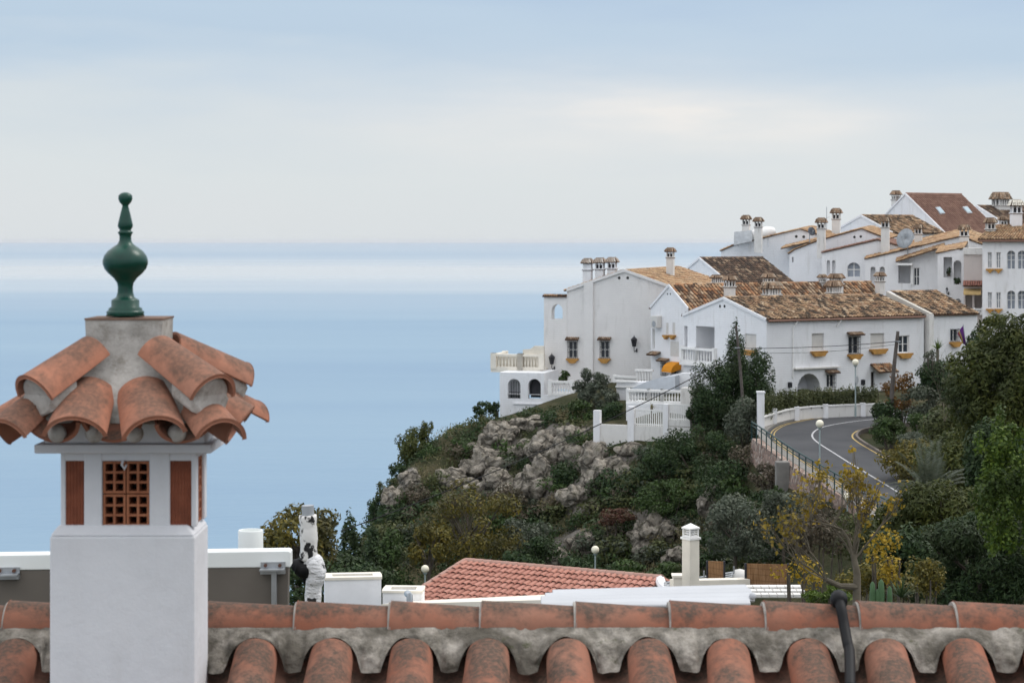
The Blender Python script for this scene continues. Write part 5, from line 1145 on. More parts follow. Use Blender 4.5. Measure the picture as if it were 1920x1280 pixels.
# ------------------------------------------------------------------ lamps, poles, wires, flag
def lamp(px, py, pyb, Y, label):
    g_ = P(px, py, Y); b = P(px, pyb, Y); r = .215; th = thing('street_lamp', label, 'street lamp', b, 'globe street lamps')
    m = MB(); m.tube([b, b+Vector((0, 0, .7)), b+Vector((0, 0, .72)), g_-Vector((0, 0, r*1.3))], [.075, .07, .045, .04], 10); m.build('pole', M['lamp_post'], th, smooth=True)
    m = MB(); m.lathe([(.06, -r*1.4), (.11, -r*1.15), (.12, -r*.9)], g_, 14); m.build('collar', M['lamp_post'], th, smooth=True)
    m = MB(); m.sphere(g_, r, 20, 12); m.build('globe', M['globe'], th, smooth='all')
    return th
lamp(1604, 679, 781, 128.5, 'globe street lamp against the white house wall behind the bend, carrying a round sign')
lamp(1537, 794, 925, 107.5, 'globe street lamp standing at the green railing on the outer side of the bend')
lamp(1589, 931, 1075, 100, 'globe street lamp below the stone wall, behind the bare branches')
lamp(1116, 1030, 1190, 107, 'globe street lamp rising behind the right half of the orange roof')
lamp(797, 1066, 1210, 107, 'globe street lamp at the left lower corner of the orange roof')
p = P(1605.5, 713, 128.3); sg = thing('road_sign', 'round road sign seen nearly edge on, fixed to the lamp post by the hedge', 'sign', p)
m = MB(); n_ = Vector((.85, -.5, 0)).normalized(); x = Vector((n_.y, -n_.x, 0)); m.prism([p+x*(.29*math.cos(6.283*i/24))+Vector((0, 0, .29*math.sin(6.283*i/24)))+n_*.02 for i in range(24)], n_*.03); m.build('plate', M['greymetal'], sg)
m = MB(); m.box(p+n_*.0, (.12, .14, .06)); m.build('clamp', M['steel'], sg)
up = thing('utility_pole', 'leaning grey wooden pole among the rust coloured bushes', 'utility pole', P(1671, 775, 122.5)); m = MB(); m.tube([P(1668, 800, 122.5), P(1675, 700, 122.5), P(1683.5, 621, 122.5)], [.15, .13, .10], 10); m.build('shaft', M['wood'], up, smooth=True)
m = MB(); m.box(P(1682, 640, 122.4), (.4, .1, .08)); m.build('bracket', M['steel'], up)
up2 = thing('utility_pole', 'dark thin pole standing in the conifers in front of the cypress', 'utility pole', P(1392, 745, 126.5)); m = MB(); m.tube([P(1394, 770, 126.5), P(1388, 690, 126.5), P(1380, 610, 126.5)], [.10, .09, .07], 10); m.build('shaft', M['wood'], up2, smooth=True)
m = MB(); m.box(P(1383, 652, 126.4), (.35, .1, .08)); m.build('bracket', M['steel'], up2)
def wire(name, label, a, b, sag, r):
    a, b = Vector(a), Vector(b); m = MB(); m.tube([a.lerp(b, q/16)-Vector((0, 0, sag*4*(q/16)*(1-q/16))) for q in range(17)], r, 6)
    tag(m.build(name, M['cable'], loc=a), label, 'cable', 'overhead cables')
wire('power_cable', 'thick cable strung from the leaning pole to the pole by the cypress', P(1682, 640, 122.3), P(1384, 653, 126.3), .12, .022)
wire('power_cable', 'thin second wire just under the thick cable across the house front', P(1681, 645, 122.3), P(1384, 660, 126.3), .25, .012)
wire('power_cable', 'long cable sloping down from the pole by the cypress across the cliff', P(1381, 664, 126.3), P(640, 995, 104), .55, .028)
fl = thing('flag', 'furled purple and red flag on a slanted pole above the dark bush', 'flag', P(1814, 665, 119)); m = MB(); m.tube([P(1814, 668, 119), P(1806, 608, 119)], .02, 6); m.build('flagpole', M['greymetal'], fl)
m = MB(); top = [P(1806, 610, 119), P(1801, 617, 118.9), P(1795, 626, 119)]; bot = [P(1812.5, 652, 119), P(1809, 646, 118.85), P(1806.5, 645, 119)]
for i in range(7):
    q = i/6; row = [t0.lerp(b0, q)+Vector((0, .10*math.sin(q*5+j*1.8), 0)) for j, (t0, b0) in enumerate(zip(top, bot))]; m.v += row
m.f = [(3*i+j, 3*i+j+1, 3*i+j+4, 3*i+j+3) for i in range(6) for j in range(2)]
t = NT('flag_cloth', .8, .1); s3 = t.node('ShaderNodeSeparateXYZ'); t.link(t.coord('Generated'), s3.inputs[0])
t.color(t.ramp(t.math('ADD', s3.outputs[0], t.math('MULTIPLY', s3.outputs[2], .75)), [(0., (.20, .02, .05)), (.62, (.22, .02, .06)), (.68, (.34, .25, .08)), (.80, (.09, .03, .13)), (1., (.09, .02, .14))], 'CONSTANT'))
o = m.build('cloth', t.m, fl, smooth='all'); sm = o.modifiers.new('thick', 'SOLIDIFY'); sm.thickness = .012
# ------------------------------------------------------------------ near roofs behind the ridge
nr_ = House('house_roof', 'house below with a bright orange tiled roof, right of the wide yellow green tree', 'house', P(1000, 1200, 64), M['white_c'])
rl_, rr_ = P(873, 1055, 65), P(1240, 1087, 61.7); dd = (rr_-rl_); dd.z = 0; du = dd.normalized(); dv = Vector((du.y, -du.x, 0)); dv = dv if dv.y < 0 else -dv
zr = rl_.z; rr_.z = zr
eL, eR = rl_+dv*3.4-du*1.05, rr_+dv*3.4+du*.1; eL.z = eR.z = zr-1.25
bL, bR = rl_-dv*3.4-du*.1, rr_-dv*3.4+du*.1; bL.z = bR.z = zr-1.25
m = MB(); roof_plane(m, eL, eR, rl_, rr_, .24, .31, .105, .05, .004, .1); roof_plane(m, bR, bL, rr_, rl_, .24, .31, .105, .05, .004, .1)
ro = m.build('roof', M['tile_new'], nr_.root); m = MB()
for a, b, k in ((rl_, rr_, 22), (rl_, eL, 10)):
    for i in range(k): q = a.lerp(b, i/k)+Vector((0, 0, .05)); m.pipe(q, q+(b-a)/k*1.1, .12, .135, (0, 0, 1), .02, 6)
m.build('ridge', tiles('faded_ridge_tile', [(.36, .215, .175), (.42, .26, .215), (.40, .22, .175)], .05), ro)
m = MB(); up = Vector((0, 0, .28)); dn = Vector((0, 0, 3.))
for a, b, q in ((eL+dv*-.2, eR+dv*-.2, dv), (rr_, eR, du*.3)):
    m.add([a-dn, b-dn, b, a], [(0, 1, 2, 3)])
m.add([eR-dn, bR-dn, bR, rr_, eR], [(0, 1, 2, 3, 4)]); m.add([bL-dn, bR-dn, bR, bL], [(0, 1, 2, 3)]); m.add([eL-dn, bL-dn, bL, rl_, eL], [(0, 1, 2, 3, 4)]); nr_.mb = m
m = MB(); m.tube([P(1238, 1088, 61.6), P(1242, 1098, 60.5), P(1256, 1112, 58)], [.16, .14, .14], 8); m.tube([P(1238, 1084, 61.5), P(1238, 1098, 61.3)], .13, 8); m.build('verge', M['white_c'], nr_.root, smooth=True)
nr_.finish()
wb = thing('roof_terrace', 'white rooftop box with an open top and cream coping left of the orange roof', 'roof terrace', P(650, 1160, 40))
def open_box(root, c, sx, sy, h, wall, rim, yaw, name='wall', rimh=.05, th=.13, deep=.35):
    ux = Vector((math.cos(yaw), math.sin(yaw), 0)); uy = Vector((-ux.y, ux.x, 0)); m = MB()
    for s_ in (-1, 1):
        m.box(c+uy*(s_*(sy-th)/2)-Vector((0, 0, h/2)), (sx, th, h), ux); m.box(c+ux*(s_*(sx-th)/2)-Vector((0, 0, h/2)), (th, sy-2*th, h), ux)
    m.box(c-Vector((0, 0, deep+.05)), (sx-.02, sy-.02, .1), ux); m.build(name, wall, root); k = MB()
    for s_ in (-1, 1):
        k.box(c+uy*(s_*(sy-th)/2)+Vector((0, 0, rimh/2+.002)), (sx+.03, th+.05, rimh), ux); k.box(c+ux*(s_*(sx-th)/2)+Vector((0, 0, rimh/2+.002)), (th+.05, sy-2*th-.05, rimh), ux)
    k.build('coping', rim, root)
open_box(wb, P(661, 1079, 40)-Vector((0, 0, .03)), 1.12, .55, 1.4, plain('white_masonry', (.80, .80, .82), .8, .05), M['cream'], .13, deep=.3)
wb2 = thing('roof_terrace', 'low cream parapet of a flat roof between the white box and the orange roof', 'roof terrace', P(760, 1160, 46)); open_box(wb2, P(757, 1106, 46), .9, .7, 1., M['white_c'], M['cream'], -.05, deep=.2)
fr_ = thing('flat_roof', 'cream coated flat roof edge in front of the orange tiled roof', 'flat roof', P(900, 1160, 30)); m = MB()
m.prism([P(715, 1132, 24), P(1015, 1124, 24), P(1240, 1107, 52), P(1150, 1108, 55), P(770, 1126, 55)], (0, 0, -.25)); m.build('roof_slab', M['cream'], fr_)
m = MB(); m.tube([P(768, 1132, 22), P(768, 1116, 22), P(764, 1112, 22.2)], [.035, .035, .04], 10); m.build('pipe_stub', M['steel'], fr_, smooth=True)
# cream chimney with louvred cap
cc = thing('cream_chimney', 'tall cream chimney with a louvred lantern and pointed cap, right of the orange roof', 'chimney', P(1295, 1120, 41)); c = P(1295, 1100, 41); Z = lambda y: (HY-y)*41/F
ux = Vector((math.cos(.62), math.sin(.62), 0)); m = MB(); sq = .262
m.box((c.x, c.y, (Z(1010)+Z(1130))/2), (sq, sq, Z(1010)-Z(1130)), ux); m.build('shaft', M['cream'], cc, bevel=.02)
m = MB(); m.box((c.x, c.y, Z(1008)), (sq+.04, sq+.04, .045), ux); m.box((c.x, c.y, Z(1006)+.02), (sq-.02, sq-.02, .03), ux); m.build('collar', M['trim'], cc)
m = MB(); zl0, zl1 = Z(1005), Z(988); uy = Vector((-ux.y, ux.x, 0))
for a in (-1, 1):
    for b in (-1, 1): m.box(Vector((c.x, c.y, (zl0+zl1)/2))+ux*a*.105+uy*b*.105, (.03, .03, zl1-zl0), ux)
for i in range(4): m.box((c.x, c.y, zl0+(zl1-zl0)*(i+.5)/4), (.20, .20, .022), ux)
m.build('lantern', M['trim'], cc); m = MB(); q = [Vector((c.x, c.y, zl1))+ux*a*.135+uy*b*.135 for a, b in ((-1, -1), (1, -1), (1, 1), (-1, 1))]
m.add(q+[Vector((c.x, c.y, Z(980)))]+[p-Vector((0, 0, .03)) for p in q], [(0, 1, 4), (1, 2, 4), (2, 3, 4), (3, 0, 4), (8, 7, 6, 5), (0, 5, 6, 1), (1, 6, 7, 2), (2, 7, 8, 3), (3, 8, 5, 0)]); m.build('cap', M['trim'], cc)
pw = thing('parapet_wall', 'cream parapet and low block beside the foot of the cream chimney', 'wall', P(1330, 1120, 50)); m = MB()
a, b = P(1262, 1095, 49), P(1400, 1092, 50); m.box((a+b)/2-Vector((0, 0, .05)), ((b-a).length, .3, .32), b-a); m.box(P(1276, 1092, 46), (.34, .3, .34)); m.build('wall', M['cream'], pw); m = MB(); m.box(P(1276, 1078, 46), (.40, .36, .05)); m.build('coping', M['cream'], pw)
t = NT('reed_matting', .9, .1); s3 = t.node('ShaderNodeSeparateXYZ'); c0 = t.coord(); t.link(c0, s3.inputs[0])
nn = t.noise(c0, 1., 3, .6, (90, 90, 2.5)); row = t.math('SINE', t.math('MULTIPLY', s3.outputs[2], 42.)); cc_ = t.ramp(nn, [(.3, (.13, .065, .03)), (.55, (.27, .15, .075)), (.75, (.38, .24, .13))])
t.color(t.mix(t.math('MULTIPLY', t.ramp(row, [(.82, 0.), (1., 1.)]), .5), cc_, (.10, .055, .03))); t.bump(nn, .6, .01); M['reed'] = t.m
for x0, x1, y0, y1, Yd, lab in ((1326, 1358, 1052, 1098, 51, 'narrow reed screen panel between two dark posts beside the cream chimney'), (1398, 1478, 1057, 1100, 50, 'wide reed screen panel behind the golden leaves')):
    rs = thing('reed_screen', lab, 'screen', P((x0+x1)/2, y1, Yd), 'reed screens'); a, b = P(x0, y1, Yd), P(x1, y1+1, Yd-.5); h = (y1-y0)*Yd/F
    m = MB(); m.prism([a, b, b+Vector((0, 0, h)), a+Vector((0, 0, h*1.02))], (0, .03, 0)); m.build('reed_panel', M['reed'], rs)
    for q in (a, b): m = MB(); m.box(q+Vector((0, 0, h/2-.1)), (.05, .06, h+.24)); m.build('post', M['iron'], rs)
ra = thing('handrail', 'slanting grey metal rails behind the narrow reed screen', 'railing', P(1310, 1090, 53)); m = MB()
for d_ in (0, 4, 8): m.tube([P(1245, 1092+d_, 52), P(1382, 1071+d_, 54)], .022, 6)
m.build('rails', M['steel'], ra); m = MB()
for x in (1262, 1320, 1376): q = P(x, 1088-(x-1262)*.14, 52+(x-1262)/60); m.box(q-Vector((0, 0, .1)), (.04, .04, .5))
m.build('posts', M['steel'], ra)
dm = thing('dome', 'half round pale dome behind the wide reed screen', 'dome', P(1386, 1085, 54)); m = MB(); m.lathe([(.26, -.25), (.26, .0), (.23, .12), (.15, .21), (.01, .25)], P(1387, 1083, 54), 16); m.build('shell', M['shutter'], dm, smooth=True)
bw = thing('block_wall', 'low wall of whitewashed blocks below the wide reed screen', 'wall', P(1450, 1118, 47)); m = MB()
for r_ in range(3):
    for i in range(7):
        q = P(1404+i*15+(r_ % 2)*7, 1101+r_*7, 47-r_*.3); m.box(q, (.17, .22, .075))
m.box(P(1450, 1108, 47.4), (1.3, .1, .3)); m.build('blocks', M['white_d'], bw, bevel=.01)
# ------------------------------------------------------------------ white ribbed panel close behind the ridge
rp = thing('ribbed_sheet', 'glossy white ribbed plastic panel lying close behind the ridge tiles', 'panel', P(1210, 1140, 9.6)); wm = plain('white_plastic', (.46, .47, .49), .45, .08, 2.); m = MB()
for i, (x0, y0, x1, y1, Yd) in enumerate(((1014, 1132, 1404, 1126, 9.4), (1014, 1125, 1412, 1118, 9.55), (1022, 1119, 1408, 1110, 9.7), (1036, 1113, 1400, 1103, 9.85))):
    a, b = P(x0, y0, Yd), P(x1, y1, Yd+.1); d = (b-a).normalized(); pr = [(-.075, -.006), (-.07, .004), (-.045, .014), (.0, .018), (.045, .014), (.07, .004), (.075, -.006), (.06, -.016), (-.06, -.016)]
    m.prism([a+Vector((0, q[0], q[1])) for q in pr], b-a)
m.build('sheet', wm, rp, smooth=False, bevel=.004); m = MB(); m.sphere(P(1411, 1117, 9.5), .018, 12, 8); m.build('end_cap', wm, rp, smooth='all')
# ------------------------------------------------------------------ white framed panel box on brackets
sp_ = thing('solar_collector', 'brown backed panel with a white metal frame and steel brackets behind the chimney', 'panel', P(270, 1140, 11.6)); Yd = 11.6; k = Yd/F
wf = plain('white_aluminium', (.80, .82, .80), .4, .03, 2.); br = plain('brown_grey_sheet', (.135, .118, .10), .6, .10, 3.)
a, b = P(-120, 1050, Yd), P(545, 1039, Yd); dx = (b-a).normalized(); up = Vector((0, 0, 1)); m = MB()
m.prism([a+up*(-20*k), b+up*(-24*k), b+up*(4*k), b+up*(7*k)-dx*.012, a+up*(8*k)], (0, .10, .004)); m.build('frame', wf, sp_, bevel=.006)
m = MB(); m.prism([a+up*(-120*k), b+up*(-120*k)-dx*.02, b+up*(-24*k)-dx*.015, a+up*(-21*k)], (0, .09, 0)); mm = m.build('back_sheet', br, sp_); mm.location.y += .006
for x in (510, 12):
    m = MB(); y = 1059-(x-510)*.02; p = P(x+2, y, Yd-.005); m.box(p, (46*k, .012, 12*k), dx); m.box(p+Vector((0, -.035, -6*k)), (46*k, .08, .008), dx); m.box(p+Vector((0, .0, -11*k)), (46*k, .05, 9*k), dx); o = m.build('bracket', M['steel'], sp_)
    for q in (-14, 13):
        c = P(x+2+q, y, Yd-.012); m = MB(); m.prism([c+Vector((.011*math.cos(i*1.047), -.004, .011*math.sin(i*1.047))) for i in range(6)], (0, -.014, 0)); m.build('bolt', plain('rusty_bolt', (.10, .05, .035), .7, .3), o)
    if x == 510:
        m = MB(); m.box(P(514, 1105, Yd-.03), (9.5*k, .03, 80*k)); m.build('strut', M['steel'], sp_)
vp = thing('vent_pipe', 'short fat white vent pipe rising behind the white framed panel', 'vent pipe', P(470, 1045, 13)); kk = 13/F; m = MB(); c = P(470, 1045, 13)
m.lathe([(23.5*kk, -.1), (23.5*kk, 50*kk), (22.5*kk, 52*kk), (20*kk, 52*kk), (19.5*kk, 30*kk)], c, 28); m.build('pipe', wf, vp, smooth=True)
# wrapped pipe with flaking white tape
t = NT('flaking_white_tape', .6, .3); c0 = t.coord(); n_ = t.noise(c0, 9., 5, .6, (1, 1, .8)); t.color(t.mix(t.ramp(n_, [(.46, 1.), (.49, 0.)]), (.74, .72, .69), (.015, .014, .014))); t.bump(t.noise(c0, 14., 4), .7, .012); M['tape'] = t.m
t = NT('wrinkled_white_tape', .5, .35); c0 = t.coord(); n_ = t.noise(c0, 9., 4, .55, (1, 1, 1.6)); t.color(t.mix(t.ramp(n_, [(.37, 1.), (.40, 0.)]), (.76, .755, .76), (.02, .02, .02))); t.bump(t.noise(c0, 11., 4, .6, (1, 1, 2.2)), 1., .03); M['tape2'] = t.m
wp = thing('wrapped_pipe', 'upright pipe wrapped in flaking white tape with a dark elbow at its middle', 'pipe', P(588, 1150, 12.2)); kk = 12.2/F
def wpt(x, y, o=0.): return P(x, y, 12.2+o)
def rag(path, r, n=14):
    m = MB(); pts = catmull([Vector(p) for p in path], 6); ra_ = np.interp(np.linspace(0, 1, len(pts)), np.linspace(0, 1, len(r)), r)
    m.tube(pts, [q*(1+random.uniform(-.05, .06)) for q in ra_], n); return m
rag([wpt(578, 1050), wpt(579, 1010), wpt(577, 965)], [17*kk, 16.5*kk, 17*kk, 16*kk]).build('upper_wrap', M['tape'], wp, smooth='all')
m = MB(); m.tube([wpt(578, 972), wpt(577, 947)], 11.5*kk, 14); m.build('pipe_end', M['greymetal'], wp, smooth=True)
rag([wpt(579, 1046), wpt(588, 1058), wpt(592, 1075), wpt(588, 1100), wpt(586, 1150)], [17*kk, 21*kk, 19*kk, 16*kk, 16*kk]).build('lower_wrap', M['tape2'], wp, smooth='all')
rag([wpt(588, 1062, .02), wpt(572, 1066), wpt(556, 1060), wpt(547, 1061)], [14*kk, 19*kk, 14*kk, 8*kk]).build('elbow', M['cable'], wp, smooth='all')
rag([wpt(572, 1068), wpt(575, 1085), wpt(574, 1096)], [13*kk, 9*kk, 3*kk]).build('loose_tape', M['cable'], wp, smooth='all')
# ------------------------------------------------------------------ own roof in front
t = NT('weathered_clay', .85, .2); g_ = t.node('ShaderNodeNewGeometry'); c0 = t.coord(); n1_ = t.noise(c0, 5., 8, .7); n2_ = t.noise(c0, 26., 5, .65); n3_ = t.noise(c0, 2.2, 4, .6)
base = t.ramp(g_.outputs['Random Per Island'], [(0, (.22, .085, .055)), (.5, (.30, .112, .066)), (1., (.25, .122, .088))])
base = t.mix(t.math('MULTIPLY', t.ramp(n3_, [(.4, 0.), (.7, 1.)]), .55), base, (.31, .185, .135)); base = t.mix(t.math('MULTIPLY', t.ramp(n2_, [(.42, 0.), (.62, 1.)]), .30), base, (.20, .10, .07))
sxyz = t.node('ShaderNodeSeparateXYZ'); t.link(g_.outputs['Normal'], sxyz.inputs[0])
n1_ = t.math('ADD', n1_, t.math('MULTIPLY', t.math('SUBTRACT', sxyz.outputs[2], .62), .28))
li = t.math('MULTIPLY', t.ramp(n1_, [(.44, 0.), (.58, 1.)]), t.ramp(t.noise(c0, 60., 3, .6), [(.3, .45), (.6, 1.)]))
li = t.math('MULTIPLY', li, .92)
t.color(t.mix(li, base, (.07, .058, .046))); t.bump(n2_, .5, .006); M['clay'] = t.m
M['mortar_light'] = plain('pale_joint_mortar', (.33, .305, .275), .95, .3, 20.)
t = NT('roof_mortar', .95, .1); c0 = t.coord(); n1_ = t.noise(c0, 9., 7, .7); n2_ = t.noise(c0, 3.5, 5, .6)
cm = t.ramp(n1_, [(.3, (.07, .062, .05)), (.46, (.22, .20, .17)), (.62, (.40, .365, .32))]); cm = t.mix(t.ramp(n2_, [(.47, 0.), (.60, .8)]), cm, (.085, .075, .06)); cm = t.mix(t.ramp(t.noise(c0, 5., 5, .7, (1, 1, 1.3)), [(.60, 0.), (.68, .85)]), cm, (.055, .065, .02))
t.color(cm); t.bump(t.noise(c0, 12., 7, .7), 1., .03); M['mortar'] = t.m
own = thing('tiled_roof', 'weathered terracotta barrel tile roof in the foreground with a mortared ridge', 'roof', (0, 7.6, -1.9))
YR = 8.25; zrg = (HY-1131)*YR/F; sl = math.tan(math.radians(27)); R3 = random.Random(3)
seams = [22-176*i for i in range(6, 0, -1)]+[22, 208, 386, 562, 737, 907, 1083, 1260, 1437, 1612, 1793, 1970, 2146, 2322, 2498, 2674]
for a, b in zip(seams, seams[1:]):
    xa, xb = (a-CX)*YR/F, (b-CX)*YR/F; m = MB(); dz = R3.uniform(-.004, .004)
    up_, lo_ = Vector((xa-.012, YR, zrg-.106+.010+dz)), Vector((xb+.03, YR, zrg-.106-.006+dz+R3.uniform(-.005, .003)))
    m.pipe(lo_, up_, .097, .106, (0, -.12, 1), .014, 18, math.pi*1.02, rows=5); m.build('ridge_tile', M['clay'], own, smooth=True, bevel=.003)
covers = [-710, -563, -416, -269, -122, 25, 190, 335, 477, 620, 770, 915, 1065, 1218, 1368, 1518, 1665, 1812, 1962, 2110, 2258, 2405, 2552, 2700]
ztop = lambda Y: zrg-.140-(YR-.08-Y)*sl        # roof plane under the covers
ends = {1665: 1, 1812: 1}
for i, x in enumerate(covers):
    X_ = (x-CX)*8.02/F; l0 = R3.uniform(.42, .47)-.04*(x in ends); Y0 = 8.08; m = MB(); yaw = R3.uniform(-.02, .02)
    a = Vector((X_, Y0, ztop(Y0)+.005)); b = Vector((X_+yaw, Y0-l0, ztop(Y0-l0)+.03)); m.pipe(a, b, .088, .103, (0, -sl, 1), .013, 18, math.pi, rows=4); m.build('cover_tile', M['clay'], own, smooth=True, bevel=.003)
    m = MB(); c = b+Vector((0, .06, -.035)); d = c+Vector((yaw, -.5, -.5*sl+.005)); m.pipe(c, d, .086, .102, (0, -sl, 1), .013, 18, math.pi, rows=3); m.build('cover_tile', M['clay'], own, smooth=True, bevel=.003)
for x0, x1 in zip(covers, covers[1:]):
    X_ = ((x0+x1)/2-CX)*8.02/F; m = MB(); a = Vector((X_, 8.15, ztop(8.15)+.05)); b = Vector((X_, 6.9, ztop(6.9)+.05)); m.pipe(a, b, .128, .128, (0, sl, -1), .014, 14, math.pi*.95, rows=3); m.build('pan_tile', M['clay'], own, smooth=True)
# mortar: a lumpy bed under the ridge, scalloped round the cover tiles
m = MB(); nxm, nzm = 800, 30; x0, x1 = (-780-CX)*YR/F, (2740-CX)*YR/F; cx_ = [((x-CX)*8.02/F) for x in covers]
for j in range(nzm+1):
    for i in range(nxm+1):
        X_ = x0+(x1-x0)*i/nxm; q = j/nzm
        dmin = min(abs(X_-c) for c in cx_); f_ = max(0., 1-(dmin/.135)**2); low = .122*(1-math.sqrt(max(0., 1-(min(dmin, .116)/.116)**2)))+.012*noise.noise(Vector((X_*7, 1., 0)))
        zt_, zb_ = zrg-.078, zrg-.108-low
        zz_ = zt_+(zb_-zt_)*q; p = Vector((X_, 0, zz_)); lump = noise.noise(p*8.)*.018+abs(noise.noise(p*19.))*.016+noise.noise(p*50.)*.004
        yy = YR-.10-(.16*(1-f_)+.07*f_)*q**1.1-.035*math.sin(q*3.14)*(1-f_*.7)+lump*1.4
        m.v.append(Vector((X_, yy, zz_+noise.noise(Vector((X_*14, 3., j*.1)))*.008*q)))
w1 = nxm+1
m.f = [(j*w1+i, j*w1+i+1, (j+1)*w1+i+1, (j+1)*w1+i) for j in range(nzm) for i in range(nxm)]
m.build('mortar', M['mortar'], own, smooth='all')
m = MB()
for a in seams[1:-1]:
    xa = (a-CX)*YR/F-.010; m.pipe(Vector((xa-.008, YR, zrg-.1)), Vector((xa+.004, YR, zrg-.1)), .1055, .107, (0, -.12, 1), .02, 18, math.pi*1.02)
m.build('joint_mortar', M['mortar_light'], own)
m = MB(); m.add([(x0, 6.8, ztop(6.8)-.16), (x1, 6.8, ztop(6.8)-.16), (x1, 8.25, ztop(8.25)-.16), (x0, 8.25, ztop(8.25)-.16), (x0, 9.8, ztop(6.8)-.25), (x1, 9.8, ztop(6.8)-.25)], [(0, 1, 2, 3), (3, 2, 5, 4)]); m.box(((x0+x1)/2, 8.22, zrg-.33), (x1-x0, .10, .5)); m.build('underlay', M['mortar'], own)
# black hose over the ridge
hs = thing('black_hose', 'black cable sleeve bent over the ridge tiles and running down the roof', 'cable', P(1590, 1200, 8.0)); m = MB()
pth = [P(1572, 1150, 8.42), P(1571, 1127, 8.28), P(1573, 1119, 8.17), P(1577, 1140, 8.10), P(1583, 1172, 8.05), P(1589, 1205, 7.98), P(1593, 1225, 7.93), P(1594, 1290, 7.72)]; pts = catmull(pth, 8)
m.tube(pts, [(.024 if i < 10 else .0215) for i in range(len(pts))], 12); m.build('sleeve', M['cable'], hs, smooth='all')
m = MB(); m.tube([P(1571, 1128, 8.27), P(1573, 1121, 8.17), P(1575, 1130, 8.12)], [.032, .036, .03], 12); m.build('joint', M['cable'], hs, smooth='all')
# ------------------------------------------------------------------ the chimney in front
YF = 7.7; kf = YF/F; DEP = .34; YC = YF+DEP/2
t = NT('chimney_whitewash', .85, .2); c0 = t.coord(); t.color(t.mix(t.ramp(t.noise(c0, 2.5, 6, .7), [(.35, 0.), (.7, 1.)]), (.68, .68, .70), t.mix(t.ramp(t.noise(c0, 5., 5, .7, (1., 1., .15)), [(.5, 0.), (.75, .6)]), (.62, .625, .65), (.50, .49, .48)))); t.bump(t.noise(c0, 16., 6, .65), .35, .012); M['chim'] = t.m
t = NT('hood_cement', .95, .1); c0 = t.coord(); cm = t.ramp(t.noise(c0, 7., 7, .72), [(.28, (.24, .225, .20)), (.5, (.41, .385, .355)), (.7, (.54, .515, .48))])
sz = t.node('ShaderNodeSeparateXYZ'); t.link(c0, sz.inputs[0]); dirt = t.math('MULTIPLY', t.ramp(t.noise(c0, 11., 6, .75), [(.5, 0.), (.68, 1.)]), .75); cm = t.mix(dirt, cm, (.18, .155, .125)); t.color(cm); t.bump(t.noise(c0, 18., 7, .7), .9, .012); M['hood'] = t.m
ch = thing('chimney', 'white plastered chimney with terracotta tile hood and green finial in the left foreground', 'chimney', P(229, 1290, YC))
def zf(y): return (HY-y)*kf
def xf(x): return (x-CX)*kf
def hexa(m, x0, x1, y0, y1, z0, z1, i=0., o=0.):
    """block whose top is inset by i"""
    m.add([(x0, y0, z0), (x1, y0, z0), (x1, y1, z0), (x0, y1, z0), (x0+i, y0+i, z1), (x1-i, y0+i, z1), (x1-i, y1-i, z1), (x0+i, y1-i, z1)], [(3, 2, 1, 0), (4, 5, 6, 7), (0, 1, 5, 4), (1, 2, 6, 5), (2, 3, 7, 6), (3, 0, 4, 7)])
m = MB(); hexa(m, xf(93), xf(365), YF, YF+DEP, zf(1420), zf(1005)); hexa(m, xf(93), xf(365), YF, YF+DEP, zf(1005), zf(986), .028); m.build('shaft', M['chim'], ch, bevel=.008)
yf0, yf1 = YF+.03, YF+DEP-.03
m = MB(); za, zb_ = zf(990), zf(849)
for x0, x1 in ((154, 188), (277, 316)): m.box(((xf(x0)+xf(x1))/2, (yf0+yf1)/2, (za+zb_)/2), (xf(x1)-xf(x0), yf1-yf0, zb_-za))
m.box(((xf(110)+xf(359))/2, (yf0+yf1)/2+.004, (zf(866)+zb_)/2), (xf(359)-xf(110)+.003, yf1-yf0-.004, zb_-zf(866)))
for x0, x1 in ((356, 361),):
    for y0, y1 in ((yf0+.004, yf0+.06), (yf1-.06, yf1-.004)): m.box(((xf(x0)+xf(x1))/2+.004, (y0+y1)/2, (za+zb_)/2), (.02, y1-y0, zb_-za))
for x0, x1 in ((111, 118),):
    for y0, y1 in ((yf0+.004, yf0+.06), (yf1-.06, yf1-.004)): m.box(((xf(x0)+xf(x1))/2, (y0+y1)/2, (za+zb_)/2), (.02, y1-y0, zb_-za))
m.build('lantern', M['chim'], ch, bevel=.006)
t = NT('ribbed_brick', .85, .2); c0 = t.coord(); s3 = t.node('ShaderNodeSeparateXYZ'); t.link(c0, s3.inputs[0]); wv = t.math('SINE', t.math('MULTIPLY', t.math('ADD', s3.outputs[0], s3.outputs[1]), 6.283/.0125))
cb = t.ramp(t.noise(c0, 8., 6, .65), [(.3, (.155, .05, .03)), (.55, (.26, .082, .045)), (.75, (.31, .115, .07))]); t.color(cb); t.bump(wv, .8, .004); M['ribbed'] = t.m
t = NT('hollow_brick', .85, .2); c0 = t.coord(); t.color(t.ramp(t.noise(c0, 10., 6, .65), [(.3, (.24, .085, .045)), (.6, (.37, .145, .075)), (.8, (.42, .20, .12))])); t.bump(t.noise(c0, 30., 4), .3, .004); M['brick'] = t.m
for x0, x1 in ((110.5, 156), (314, 358)):
    m = MB(); m.box(((xf(x0)+xf(x1))/2, (yf0+yf1)/2-.006, (zf(866)+za)/2+.002), (xf(x1)-xf(x0), yf1-yf0-.03, zf(867)-za)); m.build('corner_brick', M['ribbed'], ch, bevel=.003)
